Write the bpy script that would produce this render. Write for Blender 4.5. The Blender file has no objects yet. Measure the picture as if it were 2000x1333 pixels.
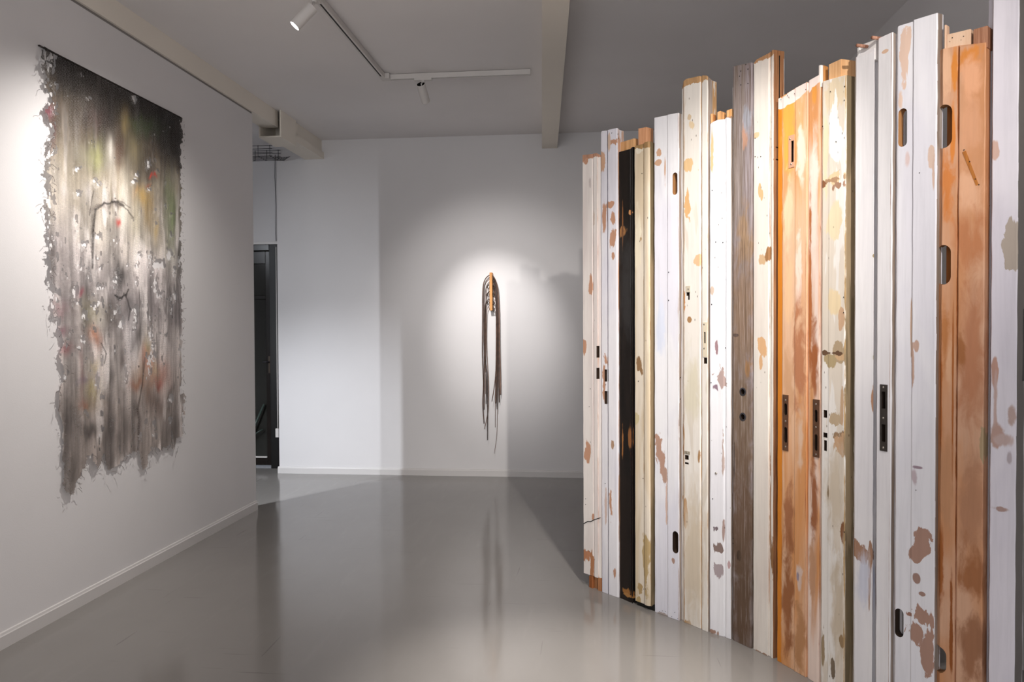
import bpy, bmesh, math, random
import numpy as np
from mathutils import Vector, Matrix
random.seed(7); rng = np.random.default_rng(11)
S = bpy.context.scene
COL = S.collection
PI = math.pi

# ------------------------------------------------------------ camera
FPX = 1510.7; YAW = math.radians(5.827); PIT = math.radians(1.037); ROL = math.radians(-.2624); EYE = 1.45
F_ = Vector((-math.sin(YAW)*math.cos(PIT), math.cos(YAW)*math.cos(PIT), -math.sin(PIT)))
r0 = Vector((math.cos(YAW), math.sin(YAW), 0)); u0 = r0.cross(F_)
R_ = r0*math.cos(ROL) + u0*math.sin(ROL); U_ = u0*math.cos(ROL) - r0*math.sin(ROL)
CAM = Vector((0, 0, EYE))
cd = bpy.data.cameras.new('camera'); cam = bpy.data.objects.new('camera', cd); COL.objects.link(cam)
cd.sensor_width = 36; cd.lens = FPX/2000*36; cd.clip_start = .05
cam.matrix_world = Matrix(((R_.x, U_.x, -F_.x, 0), (R_.y, U_.y, -F_.y, 0), (R_.z, U_.z, -F_.z, EYE), (0, 0, 0, 1)))
S.camera = cam
S.view_settings.view_transform = 'Standard'; S.view_settings.look = 'None'
S.view_settings.exposure = 0.0; S.view_settings.gamma = 1; S.view_settings.use_curve_mapping = False

def ray(px, py): return F_*FPX + R_*(px-1000) - U_*(py-666.5)
def on(px, py, axis, val):
    d = ray(px, py); return CAM + d*((val-CAM[axis])/d[axis])

def lin(h):
    c = [int(h[i:i+2], 16)/255 for i in (0, 2, 4)]
    return tuple((x/12.92 if x <= .04045 else ((x+.055)/1.055)**2.4) for x in c) + (1.0,)

# ------------------------------------------------------------ world and lamps
W = bpy.data.worlds.new('world'); S.world = W; W.use_nodes = True
W.node_tree.nodes['Background'].inputs[0].default_value = (.8, .86, 1, 1)
W.node_tree.nodes['Background'].inputs[1].default_value = .35

def spot_light(name, loc, target, power, angle, blend, color=(1, .95, .88), radius=.02):
    l = bpy.data.lights.new(name, 'SPOT'); l.energy = power; l.spot_size = math.radians(angle); l.spot_blend = blend
    l.color = color; l.shadow_soft_size = radius
    o = bpy.data.objects.new(name, l); COL.objects.link(o); o.location = loc
    o.rotation_euler = (Vector(target)-Vector(loc)).to_track_quat('-Z', 'Y').to_euler()
    return o
def area_light(name, loc, target, power, sx, sy, color=(1, 1, 1)):
    l = bpy.data.lights.new(name, 'AREA'); l.shape = 'RECTANGLE'; l.size = sx; l.size_y = sy; l.energy = power; l.color = color
    o = bpy.data.objects.new(name, l); COL.objects.link(o); o.location = loc
    o.rotation_euler = (Vector(target)-Vector(loc)).to_track_quat('-Z', 'Y').to_euler()
    return o
YB = 7.43; XL = -2.665; ZC = 3.30; XR = 1.80; YREAR = -3.6; XO = -4.7
WARM = (1, .955, .905)
# lamps seen in the photograph
LAMP_A_DIR = (Vector((-2.665, 3.62, 1.75)) - Vector((-1.55, 4.02, 3.1))).normalized()
LAMP_B_DIR = (Vector((-.93, 7.43, 1.42)) - Vector((-1.17, 5.56, 3.12))).normalized()
spot_light('textile_spot_light', Vector((-1.60, 4.0, 3.04)) + LAMP_A_DIR*.1, (-2.665, 3.62, 1.75), 88, 84, 1.0, WARM, .03)
spot_light('textile_spot_spill', Vector((-1.60, 4.0, 3.04)) + LAMP_A_DIR*.1, (-2.665, 4.1, 1.0), 80, 118, 1.0, WARM, .03)
spot_light('strap_spot_light', Vector((-1.15, 5.60, 3.0)) + LAMP_B_DIR*.1, (-.90, 7.43, 1.45), 185, 38, 1.0, (1, .97, .95), .025)
spot_light('strap_spot_spill', Vector((-1.15, 5.60, 3.0)) + LAMP_B_DIR*.1, (-.90, 7.43, 1.45), 55, 75, 1.0, (1, .97, .95), .025)
# ceiling lamps outside the view, in front of the hollow side of the plank screen
spot_light('screen_spot_light', (.42, 2.62, 3.14), (.45, 3.7, 1.2), 145, 70, 1.0, WARM, .025)
spot_light('screen_spot_light', (1.05, -.1, 3.12), (.33, 4.0, 1.6), 470, 42, 1.0, WARM, .03)
spot_light('screen_spot_light', (1.05, -.1, 3.12), (.2, 4.0, 1.2), 210, 26, 1.0, WARM, .03)
spot_light('floor_spot_light', (.42, 2.62, 3.14), (-.05, 2.95, 0), 560, 38, 1.0, WARM, .025)
# cool lamps in the passage behind the left partition
spot_light('passage_light', (-3.57, 4.68, 2.2), (-2.75, 6.45, 0), 310, 82, 1.0, (.88, .93, 1), .02)
spot_light('passage_light', (-3.76, 3.92, 1.6), (-2.5, 7.3, .9), 140, 72, 1.0, (.88, .93, 1), .02)
spot_light('passage_light', (-4.25, 5.2, 2.5), (-3.6, 7.66, 2.75), 26, 60, 1.0, (.88, .93, 1), .03)
# added soft fill behind the viewpoint, lifts the ambient light
area_light('rear_fill', (-.6, YREAR+.25, 1.6), (-.6, 4, 1.4), 120, 3.6, 2.4, (.97, .98, 1))

# ------------------------------------------------------------ material helpers
class NT:
    def __init__(s, name):
        s.m = bpy.data.materials.new(name); s.m.use_nodes = True; s.t = s.m.node_tree; s.n = s.t.nodes; s.l = s.t.links
        s.b = s.n['Principled BSDF']; s.c = s.n.new('ShaderNodeTexCoord').outputs['Object']
        s.sep = None
    def set(s, sock, v):
        if hasattr(v, 'node'): s.l.new(v, sock)
        elif v is not None: sock.default_value = v
    def math(s, op, a, b=None, c=None, clamp=False):
        n = s.n.new('ShaderNodeMath'); n.operation = op; n.use_clamp = clamp
        for i, v in enumerate((a, b, c)):
            if v is not None: s.set(n.inputs[i], v)
        return n.outputs[0]
    def mapv(s, scale, loc=(0, 0, 0)):
        n = s.n.new('ShaderNodeMapping'); n.inputs['Scale'].default_value = scale; n.inputs['Location'].default_value = loc
        s.l.new(s.c, n.inputs[0]); return n.outputs[0]
    def noise(s, scale, detail=3, rough=.5, loc=(0, 0, 0), dist=0):
        n = s.n.new('ShaderNodeTexNoise'); n.inputs['Scale'].default_value = 1; n.inputs['Detail'].default_value = detail
        n.inputs['Roughness'].default_value = rough; n.inputs['Distortion'].default_value = dist
        s.l.new(s.mapv(scale, loc), n.inputs['Vector']); return n.outputs[0]
    def ss(s, v, a, b):
        n = s.n.new('ShaderNodeMapRange'); n.interpolation_type = 'SMOOTHSTEP'
        s.set(n.inputs['Value'], v); n.inputs['From Min'].default_value = min(a, b); n.inputs['From Max'].default_value = max(a, b)
        if a > b: n.inputs['To Min'].default_value = 1; n.inputs['To Max'].default_value = 0
        return n.outputs[0]
    def mix(s, f, a, b, mode='MIX'):
        n = s.n.new('ShaderNodeMix'); n.data_type = 'RGBA'; n.blend_type = mode
        s.set(n.inputs[0], f); s.set(n.inputs[6], a); s.set(n.inputs[7], b); return n.outputs[2]
    def xyz(s):
        if not s.sep:
            s.sep = s.n.new('ShaderNodeSeparateXYZ'); s.l.new(s.c, s.sep.inputs[0])
        return s.sep.outputs
    def bump(s, h, dist=.002, strength=.5):
        n = s.n.new('ShaderNodeBump'); n.inputs['Distance'].default_value = dist; n.inputs['Strength'].default_value = strength
        s.l.new(h, n.inputs['Height']); s.l.new(n.outputs[0], s.b.inputs['Normal'])
    def col(s, c, rough=.6, spec=.4):
        s.set(s.b.inputs['Base Color'], c); s.set(s.b.inputs['Roughness'], rough); s.b.inputs['Specular IOR Level'].default_value = spec

def plain(name, hexa, rough=.5, var=.06, scale=3, bump=.0008, metal=0, spec=.4):
    k = NT(name); c = lin(hexa); n = k.noise((scale,)*3, 4)
    d = tuple(x*(1-var*2) for x in c[:3]) + (1,)
    k.col(k.mix(k.ss(n, .3, .7), c, d), rough, spec); k.b.inputs['Metallic'].default_value = metal
    k.bump(k.noise((scale*40,)*3, 3), bump, .3)
    return k.m

def patch_group():
    g = bpy.data.node_groups.new('stain', 'ShaderNodeTree')
    for n in ('x', 'z', 'noise', 'cx', 'cz', 'rx', 'rz', 'wob', 'soft'):
        g.interface.new_socket(n, in_out='INPUT', socket_type='NodeSocketFloat')
    g.interface.new_socket('mask', in_out='OUTPUT', socket_type='NodeSocketFloat')
    i = g.nodes.new('NodeGroupInput'); o = g.nodes.new('NodeGroupOutput')
    def m(op, a, b):
        n = g.nodes.new('ShaderNodeMath'); n.operation = op
        for k, v in enumerate((a, b)):
            if hasattr(v, 'node'): g.links.new(v, n.inputs[k])
            else: n.inputs[k].default_value = v
        return n.outputs[0]
    I = i.outputs
    a = m('DIVIDE', m('SUBTRACT', I['x'], I['cx']), I['rx']); b = m('DIVIDE', m('SUBTRACT', I['z'], I['cz']), I['rz'])
    d = m('SQRT', m('ADD', m('MULTIPLY', a, a), m('MULTIPLY', b, b)), 0)
    d = m('ADD', d, m('MULTIPLY', m('SUBTRACT', I['noise'], .5), m('MULTIPLY', I['wob'], 2.8)))
    r = g.nodes.new('ShaderNodeMapRange'); r.interpolation_type = 'SMOOTHSTEP'
    g.links.new(d, r.inputs[0]); g.links.new(m('SUBTRACT', 1, I['soft']), r.inputs[1]); g.links.new(m('ADD', 1, I['soft']), r.inputs[2])
    r.inputs[3].default_value = 1; r.inputs[4].default_value = 0
    g.links.new(r.outputs[0], o.inputs[0])
    return g
STAIN = patch_group()

def raw_wood(name, light='D9A873', dark='A8713F', kx=60, rough=.7):
    k = NT(name); n = k.noise((kx, kx, 3), 5, .6, dist=.6); n2 = k.noise((8, 8, 3), 2)
    c = k.mix(k.ss(n, .3, .75), lin(light), lin(dark)); c = k.mix(k.math('MULTIPLY', k.ss(n2, .45, .7), .4), c, lin(dark))
    k.col(c, rough, .3); k.bump(n, .0015, .5); return k.m

def surf(name, A, B, wood='C9946A', fx=9, fz=1.3, thr=(.42, .62), grain=0.0, edges=(), ew=.004, ewear=.5, top=None, bottom=None,
         patches=(), specks=0.0, chips=0.0, rough=.45, seed=0, under=None):
    """worn coat on an old door member: A/B cloudy tint, bare edges, stains with their own shapes"""
    k = NT(name); X, Y, Z = k.xyz(); off = (seed*3.1, seed*1.7, seed*5.3)
    cl = k.noise((fx, fx, fz), 4, .55, off, .4)
    c = k.mix(k.ss(cl, *thr), lin(A), lin(B))
    fine = k.noise((70, 70, 30), 5, .6, off)
    med = k.noise((22, 22, 9), 5, .6, off, .5)
    bumpsrc = fine
    if chips:
        cm = k.ss(med, .66-chips*.2, .67-chips*.2+.015)
        c = k.mix(k.math('MULTIPLY', cm, .85), c, lin(under or wood))
    dirt = k.math('ADD', .945, k.math('MULTIPLY', k.ss(k.noise((45, 45, 2.5), 5, .65, (seed*2.3, 1, seed), .6), .32, .6), .07))
    wear = None
    def acc(m):
        nonlocal wear
        wear = m if wear is None else k.math('MAXIMUM', wear, m)
    for e in edges:
        d = k.math('ABSOLUTE', k.math('SUBTRACT', X, e))
        d = k.math('ADD', d, k.math('MULTIPLY', k.math('SUBTRACT', k.noise((30, 30, 5), 5, .65, (e*50+seed, 0, 0)), .5+ewear*.12), ew*7))
        acc(k.ss(d, 0.0008, -.0008))
    if top is not None:
        d = k.math('ADD', k.math('SUBTRACT', Z, top), k.math('MULTIPLY', k.math('SUBTRACT', med, .5), .06)); acc(k.ss(d, -.001, .001))
    if bottom is not None:
        d = k.math('ADD', Z, k.math('MULTIPLY', k.math('SUBTRACT', med, .5), .09)); acc(k.ss(d, bottom+.002, bottom))
    wcol = k.mix(k.ss(k.noise((40, 40, 4), 4, .6, off), .35, .7), lin(wood), tuple(x*.72 for x in lin(wood)[:3])+(1,))
    for (cx, cz, rx, rz, hexa, wob, soft) in patches:
        g = k.n.new('ShaderNodeGroup'); g.node_tree = STAIN
        nz = med
        for nm, v in zip(('x', 'z', 'noise', 'cx', 'cz', 'rx', 'rz', 'wob', 'soft'), (X, Z, nz, cx, cz, rx, rz, wob, soft)):
            k.set(g.inputs[nm], v)
        c = k.mix(g.outputs[0], c, lin(hexa))
    if grain:
        g = k.math('ADD', k.math('MULTIPLY', k.noise((150, 150, 3), 5, .7, off, 1.0), .6), k.math('MULTIPLY', k.noise((260, 260, 7), 3, .6, off), .4))
        c = k.mix(k.math('MULTIPLY', k.ss(g, .47, .60), grain), c, lin(wood)); c = k.mix(k.math('MULTIPLY', k.ss(g, .46, .36), grain*.6), c, lin('C2B6B2')); bumpsrc = g
    if wear is not None: c = k.mix(wear, c, wcol)
    if specks:
        v = k.n.new('ShaderNodeTexVoronoi'); v.inputs['Scale'].default_value = 1; k.l.new(k.mapv((38, 38, 16), off), v.inputs['Vector'])
        sm = k.ss(v.outputs['Distance'], .07+specks*.1, .03)
        sm = k.math('MULTIPLY', sm, k.ss(k.noise((6, 6, 2), 2, .5, (seed+9, 0, 0)), .5, .55))
        c = k.mix(sm, c, lin('5A4636'))
    c = k.mix(1.0, c, dirt, 'MULTIPLY')
    k.col(c, k.math('ADD', rough, k.math('MULTIPLY', fine, .15)), .35)
    h = k.math('ADD', k.math('MULTIPLY', bumpsrc, .5), k.math('MULTIPLY', med, .5))
    if wear is not None: h = k.math('SUBTRACT', h, k.math('MULTIPLY', wear, .5))
    k.bump(h, .0015, .35)
    return k.m

# ------------------------------------------------------------ mesh helpers
def link(o, parent=None):
    COL.objects.link(o)
    if parent: o.parent = parent
    return o
def mesh_obj(name, verts, faces, mats, parent=None, idx=None, smooth=False):
    me = bpy.data.meshes.new(name); me.from_pydata([tuple(v) for v in verts], [], faces)
    for m in (mats if isinstance(mats, (list, tuple)) else [mats]): me.materials.append(m)
    if idx: me.polygons.foreach_set('material_index', idx)
    if smooth: me.polygons.foreach_set('use_smooth', [True]*len(me.polygons))
    me.update(); return link(bpy.data.objects.new(name, me), parent)
def bm_obj(name, bm, mats, parent=None, smooth=False):
    me = bpy.data.meshes.new(name); bmesh.ops.recalc_face_normals(bm, faces=bm.faces[:]); bm.to_mesh(me); bm.free()
    for m in (mats if isinstance(mats, (list, tuple)) else [mats]): me.materials.append(m)
    if smooth: me.polygons.foreach_set('use_smooth', [True]*len(me.polygons))
    return link(bpy.data.objects.new(name, me), parent)
def box(bm, a, b, mi=0):
    vs = [bm.verts.new((x, y, z)) for x in (a[0], b[0]) for y in (a[1], b[1]) for z in (a[2], b[2])]
    for f in ((0, 1, 3, 2), (4, 6, 7, 5), (0, 4, 5, 1), (2, 3, 7, 6), (0, 2, 6, 4), (1, 5, 7, 3)):
        bm.faces.new([vs[i] for i in f]).material_index = mi
def box_obj(name, a, b, mat, parent=None, bevel=0):
    bm = bmesh.new(); box(bm, a, b); o = bm_obj(name, bm, mat, parent)
    if bevel:
        m = o.modifiers.new('bevel', 'BEVEL'); m.width = bevel; m.segments = 2
    return o
def tube(bm, pts, r, n=8, caps=True, mi=0):
    pts = [Vector(p) for p in pts]; rings = []
    for i, p in enumerate(pts):
        d = (pts[min(i+1, len(pts)-1)]-pts[max(i-1, 0)]).normalized()
        a = d.cross(Vector((0, 0, 1)) if abs(d.z) < .95 else Vector((1, 0, 0))).normalized(); b = d.cross(a)
        rr = r[i] if isinstance(r, (list, tuple)) else r
        rings.append([bm.verts.new(p+(a*math.cos(2*PI*k/n)+b*math.sin(2*PI*k/n))*rr) for k in range(n)])
    for q, w in zip(rings, rings[1:]):
        for k in range(n): bm.faces.new((q[k], q[(k+1) % n], w[(k+1) % n], w[k])).material_index = mi
    if caps: bm.faces.new(rings[0]).material_index = mi; bm.faces.new(rings[-1][::-1]).material_index = mi
def thing(name, label, cat, loc=(0, 0, 0), group=None):
    o = bpy.data.objects.new(name, None); COL.objects.link(o); o.location = loc; o.empty_display_size = .1
    o['label'] = label; o['category'] = cat
    if group: o['group'] = group
    return o
def structure(o): o['kind'] = 'structure'; return o
def bool_cut(o, cutters, pre_bevel=0, exact=True):
    """apply bevel and then subtract cutter meshes (material slot 1 = inside of the cut)"""
    if pre_bevel:
        m = o.modifiers.new('b', 'BEVEL'); m.width = pre_bevel; m.segments = 1; m.limit_method = 'ANGLE'; m.angle_limit = math.radians(35)
    tmp = []
    for c in cutters:
        m = o.modifiers.new('c', 'BOOLEAN'); m.operation = 'DIFFERENCE'; m.object = c; m.solver = 'EXACT'; m.material_mode = 'INDEX'; tmp.append(c)
    bpy.context.view_layer.update()
    dg = bpy.context.evaluated_depsgraph_get(); me = bpy.data.meshes.new_from_object(o.evaluated_get(dg))
    old = o.data; o.modifiers.clear(); o.data = me; me.name = old.name; bpy.data.meshes.remove(old)
    for c in tmp: d = c.data; bpy.data.objects.remove(c); bpy.data.meshes.remove(d)

# ------------------------------------------------------------ room materials
def wall_mat(name, hexa, rough=.75):
    k = NT(name); n = k.noise((.9, .9, .9), 4); c = lin(hexa)
    k.col(k.mix(k.ss(n, .35, .7), c, tuple(x*.95 for x in c[:3])+(1,)), rough, .25)
    k.bump(k.noise((140, 140, 140), 3), .0012, .25); return k.m
M_wall = wall_mat('white_plaster', 'DEDBDB'); M_ceil = wall_mat('ceiling_plaster', 'EAE6E5'); M_beam = wall_mat('beam_plaster', 'EEE6DA')
M_base = plain('white_baseboard', 'D2CECC', .4, .02, 2)
def floor_mat():
    k = NT('poured_epoxy_floor'); X, Y, Z = k.xyz()
    n = k.noise((.7, .5, 1), 5, .55); n2 = k.noise((14, 2.2, 1), 5, .6)
    c = k.mix(k.ss(n, .3, .7), lin('87837F'), lin('7F7B77'))
    c = k.mix(k.math('MULTIPLY', k.ss(n2, .55, .8), .22), c, lin('938F8B'))
    sc = None
    for i, (sx, sy) in enumerate(((2.2, 60), (50, 1.6), (1.7, 75))):
        s = k.ss(k.noise((sx, sy, 1), 2, .4, (i*7, i*3, 0)), .735, .76); sc = s if sc is None else k.math('MAXIMUM', sc, s)
    c = k.mix(k.math('MULTIPLY', sc, .35), c, lin('56524E'))
    r = k.math('ADD', .10, k.math('MULTIPLY', k.ss(n2, .35, .75), .07))
    k.col(c, r, .5)
    k.bump(k.math('ADD', k.noise((9, 9, 9), 3), k.math('MULTIPLY', k.noise((120, 120, 1), 3), .05)), .0010, .16)
    return k.m
M_floor = floor_mat()
M_paint = plain('white_lacquered_metal', 'D5D0CC', .35, .02, 5); M_black = plain('black_plastic', '0B0908', .6, .05, 9)
M_dark = plain('dark_stained_door', '1E1815', .25, .15, 4); M_dglass = plain('dark_door_glass', '2A2A27', .12, .1, 2, .0002, 0, .6)
M_wire = plain('galvanised_wire', '4E4C50', .45, .1, 20, .0001, .6)

# ------------------------------------------------------------ room shell
structure(box_obj('floor', (XO-.15, YREAR-.15, -.1), (XR+.15, 9.2, 0), M_floor))
structure(box_obj('ceiling', (XO-.15, YREAR-.15, ZC), (XR+.15, 9.2, ZC+.15), M_ceil))
XD = -3.10
structure(box_obj('wall_back', (XD, YB, 0), (XR+.15, YB+.2, ZC), M_wall))
bm = bmesh.new(); box(bm, (XO, 7.66, 2.315), (XD, 7.86, ZC)); box(bm, (XO, 7.66, 0), (-4.25, 7.86, 2.315)); structure(bm_obj('wall_passage', bm, M_wall))
structure(box_obj('wall_partition', (XL-.13, YREAR, 0), (XL, 5.918, 3.147), M_wall))
structure(box_obj('wall_right', (XR, YREAR, 0), (XR+.15, YB, ZC), M_wall))
structure(box_obj('wall_left', (XO-.15, YREAR, 0), (XO, 9, ZC), M_wall))
bm = bmesh.new(); box(bm, (XO-.1, YREAR-.15, 0), (-2.5, YREAR, ZC)); box(bm, (1.3, YREAR-.15, 0), (XR+.15, YREAR, ZC)); box(bm, (-2.5, YREAR-.15, 2.9), (1.3, YREAR, ZC)); box(bm, (-2.5, YREAR-.15, 0), (1.3, YREAR, .35))
structure(bm_obj('wall_rear', bm, M_wall))
def moulding(name, a, b, h, t, nrm):
    a, b, n = Vector(a), Vector(b), Vector(nrm)
    prof = [(0, 0), (t, 0), (t, h*.78), (t*.75, h*.84), (t*.55, h*.97), (0, h)]
    vs = [tuple(p+n*q[0]+Vector((0, 0, q[1]))) for p in (a, b) for q in prof]; k = len(prof)
    fs = [(i, (i+1) % k, k+(i+1) % k, k+i) for i in range(k)] + [tuple(range(k))[::-1], tuple(range(k, 2*k))]
    o = structure(mesh_obj(name, vs, fs, M_base)); return o
moulding('baseboard_left', (XL, YREAR, 0), (XL, 5.918, 0), .075, .014, (1, 0, 0))
moulding('baseboard_back', (XD-.012, YB, 0), (XR, YB, 0), .068, .016, (0, -1, 0))
moulding('baseboard_back', (XD, YB+.2, 0), (XD, YB, 0), .068, .014, (-1, 0, 0))
# shadow-gap strip between partition top and casing, dropped beam and duct casing
structure(box_obj('trim_1', (XL-.1, YREAR, 3.147), (XL-.004, 5.918, 3.163), plain('gap_strip', '8F8A87', .6)))
structure(box_obj('beam_left', (XL-.13, YREAR, 3.163), (XL+.012, 6.40, ZC), M_beam))
bm = bmesh.new()
y0, y1, x0, x1, z0 = 6.36, 6.70, XL-.14, XL+.055, 3.072     # open-ended casing collar
box(bm, (x0, y0, z0), (x1, y1, z0+.012)); box(bm, (x0, y0, z0+.012), (x0+.012, y1, ZC)); box(bm, (x1-.012, y0, z0+.012), (x1, y1, ZC)); box(bm, (x0+.012, y1-.012, z0+.012), (x1-.012, y1, ZC))
structure(bm_obj('casing_collar', bm, M_beam))
bm = bmesh.new(); box(bm, (XL-.14, 6.7, 3.115), (XL+.052, YB, 3.18)); box(bm, (XL-.14, 6.7, 3.18), (XL+.03, YB, ZC))
structure(bm_obj('beam_left', bm, M_beam))
bm = bmesh.new(); p = Vector((-.388, YB, 0)); d = Vector((-math.sin(math.radians(-3.6)), -math.cos(math.radians(3.6)), 0)); q = p+d*11; s = Vector((-d.y, d.x, 0))*.073
vs = [bm.verts.new((*(c+e).xy, z)) for z in (3.158, ZC) for c, e in ((p, s), (p, -s), (q, -s), (q, s))]
for f in ((0, 1, 2, 3), (4, 5, 6, 7), (0, 1, 5, 4), (1, 2, 6, 5), (2, 3, 7, 6), (3, 0, 4, 7)): bm.faces.new([vs[i] for i in f])
structure(bm_obj('beam_right', bm, M_beam))

# ------------------------------------------------------------ door in the passage
DY = 7.72
dr = bpy.data.objects.new('door_1', None); COL.objects.link(dr); dr.location = (-3.6, DY, 0); structure(dr)
def dbox(name, x0, x1, y0, y1, z0, z1, m, bev=.003):
    o = box_obj(name, (x0+3.6, y0, z0), (x1+3.6, y1, z1), m, dr, bev); return o
dbox('jamb', -3.29, -3.102, -.05, .09, 0, 2.31, plain('black_jamb', '0A0807', .4)); dbox('jamb', -4.25, -4.17, -.05, .09, 0, 2.31, M_dark)
dbox('lintel', -4.17, -3.29, -.05, .09, 2.25, 2.31, M_dark)
dbox('stile', -3.36, -3.292, .02, .07, 0.02, 2.25, M_dark); dbox('stile', -4.16, -4.05, .02, .07, .02, 2.25, M_dark)
dbox('rail', -4.05, -3.36, .02, .07, 2.12, 2.25, M_dark); dbox('rail', -4.05, -3.36, .02, .07, 1.75, 1.79, M_dark); dbox('rail', -4.05, -3.36, .02, .07, .02, .10, M_dark)
dbox('pane', -4.05, -3.36, .04, .055, 1.79, 2.12, M_dglass); dbox('pane', -4.05, -3.36, .04, .055, .10, 1.75, M_dglass)
dbox('kick_strip', -4.05, -3.36, .012, .03, .098, .112, M_paint, .001)
dbox('lock_plate', -3.335, -3.315, .01, .022, .98, 1.16, plain('tarnished_brass', '5A5048', .3, .1, 8, .0002, .8), .002)
bm = bmesh.new(); tube(bm, [(.275, .015, 1.1), (.275, -.03, 1.1), (.225, -.035, 1.1)], .007); bm_obj('door_handle', bm, M_wire, dr, True)
structure(box_obj('trim_2', (-4.3, 7.645, 2.31), (XD-.02, 7.665, 2.335), M_paint))
# pole leaning inside the doorway
pt = thing('leaning_pole', 'dark green metal pole leaning in front of the dark door glass', 'pole', (-3.58, DY-.06, 0))
bm = bmesh.new(); tube(bm, [(-.08, 0, 0.005), (.2, .058, .66)], .011, 10); bm_obj('rod', bm, plain('green_grey_metal', '3E4A44', .35), pt, True)
bm = bmesh.new(); tube(bm, [(.05, .02, .31), (.14, .03, .37), (.19, .045, .40)], .008, 8); bm_obj('side_arm', bm, plain('green_grey_metal_b', '343F3A', .35), pt, True)
# white cord conduit with a switch by the door jamb
cc = thing('cable_conduit', 'thin white vertical conduit on the right door jamb ending in a small white switch box', 'conduit', (-3.162, YB+.2, 0))
bm = bmesh.new(); tube(bm, [(-.035, 0, .40), (-.035, 0, 2.28)], .006, 8); bm_obj('pipe', bm, M_paint, cc, True)
bm = bmesh.new(); box(bm, (-.055, -.012, .33), (-.022, .012, .42)); bm_obj('switch_box', bm, M_paint, cc)
# grey cable hanging from the tray
bm = bmesh.new(); tube(bm, [(-3.202, 7.645, 3.22), (-3.207, 7.643, 3.0), (-3.199, 7.645, 2.7), (-3.205, 7.645, 2.42), (-3.202, 7.645, 2.34)], .0035, 6)
o = bm_obj('hanging_cable', bm, plain('grey_cable', '6B686B', .6), None, True); o['label'] = 'grey cable running from the wire tray down to the top of the door frame'; o['category'] = 'cable'
# wire cable tray
ct = thing('cable_tray', 'galvanised wire basket cable tray under the ceiling above the dark door', 'cable tray', (-3.12, 7.29, 3.105))
bm = bmesh.new()
for j in range(5): tube(bm, [(-1.4, -.1+j*.05, 0), (.08, -.1+j*.05, 0)], .0028, 6)
for z in (.035, .07, .1):
    for y in (-.1, .1): tube(bm, [(-1.4, y, z), (.08, y, z)], .0028, 6)
bm_obj('long_wires', bm, M_wire, ct, True)
for i in range(13):
    x = -1.36+i*.118; bm = bmesh.new(); tube(bm, [(x, -.1, .105), (x, -.1, 0), (x, .1, 0), (x, .1, .105)], .0028, 6)
    bm_obj('cross_wire', bm, M_wire, ct, True)
for sx in (-1.0, -.2): bm = bmesh.new(); tube(bm, [(sx, 0, 0), (sx, 0, ZC-3.105)], .004, 8); bm_obj('drop_rod', bm, M_wire, ct, True)
bm = bmesh.new()
for i in range(5):
    a0 = [(.08+.2*math.sin(t)*(.35+.16*i), .1-.04*i*.9-.12*(1-math.cos(t)), -.0-.015*math.sin(t)) for t in np.linspace(0, 1.2, 7)]
    tube(bm, a0, .0024, 6)
for i in range(6):
    t = .15+i*.2; tube(bm, [(.08+.2*math.sin(t)*(.35+.16*j), .1-.036*j-.12*(1-math.cos(t)), -.015*math.sin(t)) for j in range(5)], .0022, 6)
bm_obj('bent_end', bm, M_wire, ct, True)

# ------------------------------------------------------------ lighting track and lamps
TZ = ZC - .003
tr = thing('lighting_track', 'white L-shaped ceiling lighting track with a dark slot along its underside', 'lighting track', (-1.5, 5.57, TZ))
def track_arm(x0, x1, y0, y1, alongx):
    bm = bmesh.new(); w = .0175; h = .036; sl = .006
    if alongx:
        for ya, yb in ((-w, -sl), (sl, w)): box(bm, (x0, ya, -h), (x1, yb, 0))
        box(bm, (x0, -sl, -h+.003), (x1, sl, 0), 1)
    else:
        for xa, xb in ((-w, -sl), (sl, w)): box(bm, (xa, y0, -h), (xb, y1, 0))
        box(bm, (-sl, y0, -h+.003), (sl, y1, 0), 1)
    return bm_obj('track_arm', bm, [M_paint, M_black], tr)
track_arm(.05, 1.06, 0, 0, True); track_arm(0, 0, -6.5, -.05, False)
bm = bmesh.new(); box(bm, (-.0185, -.05, -.037), (.05, .0185, -.0)); box(bm, (-.0185, -.08, -.037), (.0185, -.05, 0)); bm_obj('corner_joint', bm, M_paint, tr)
box_obj('end_cap', (1.06, -.0185, -.037), (1.075, .0185, 0), M_paint, tr, .002)
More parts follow.
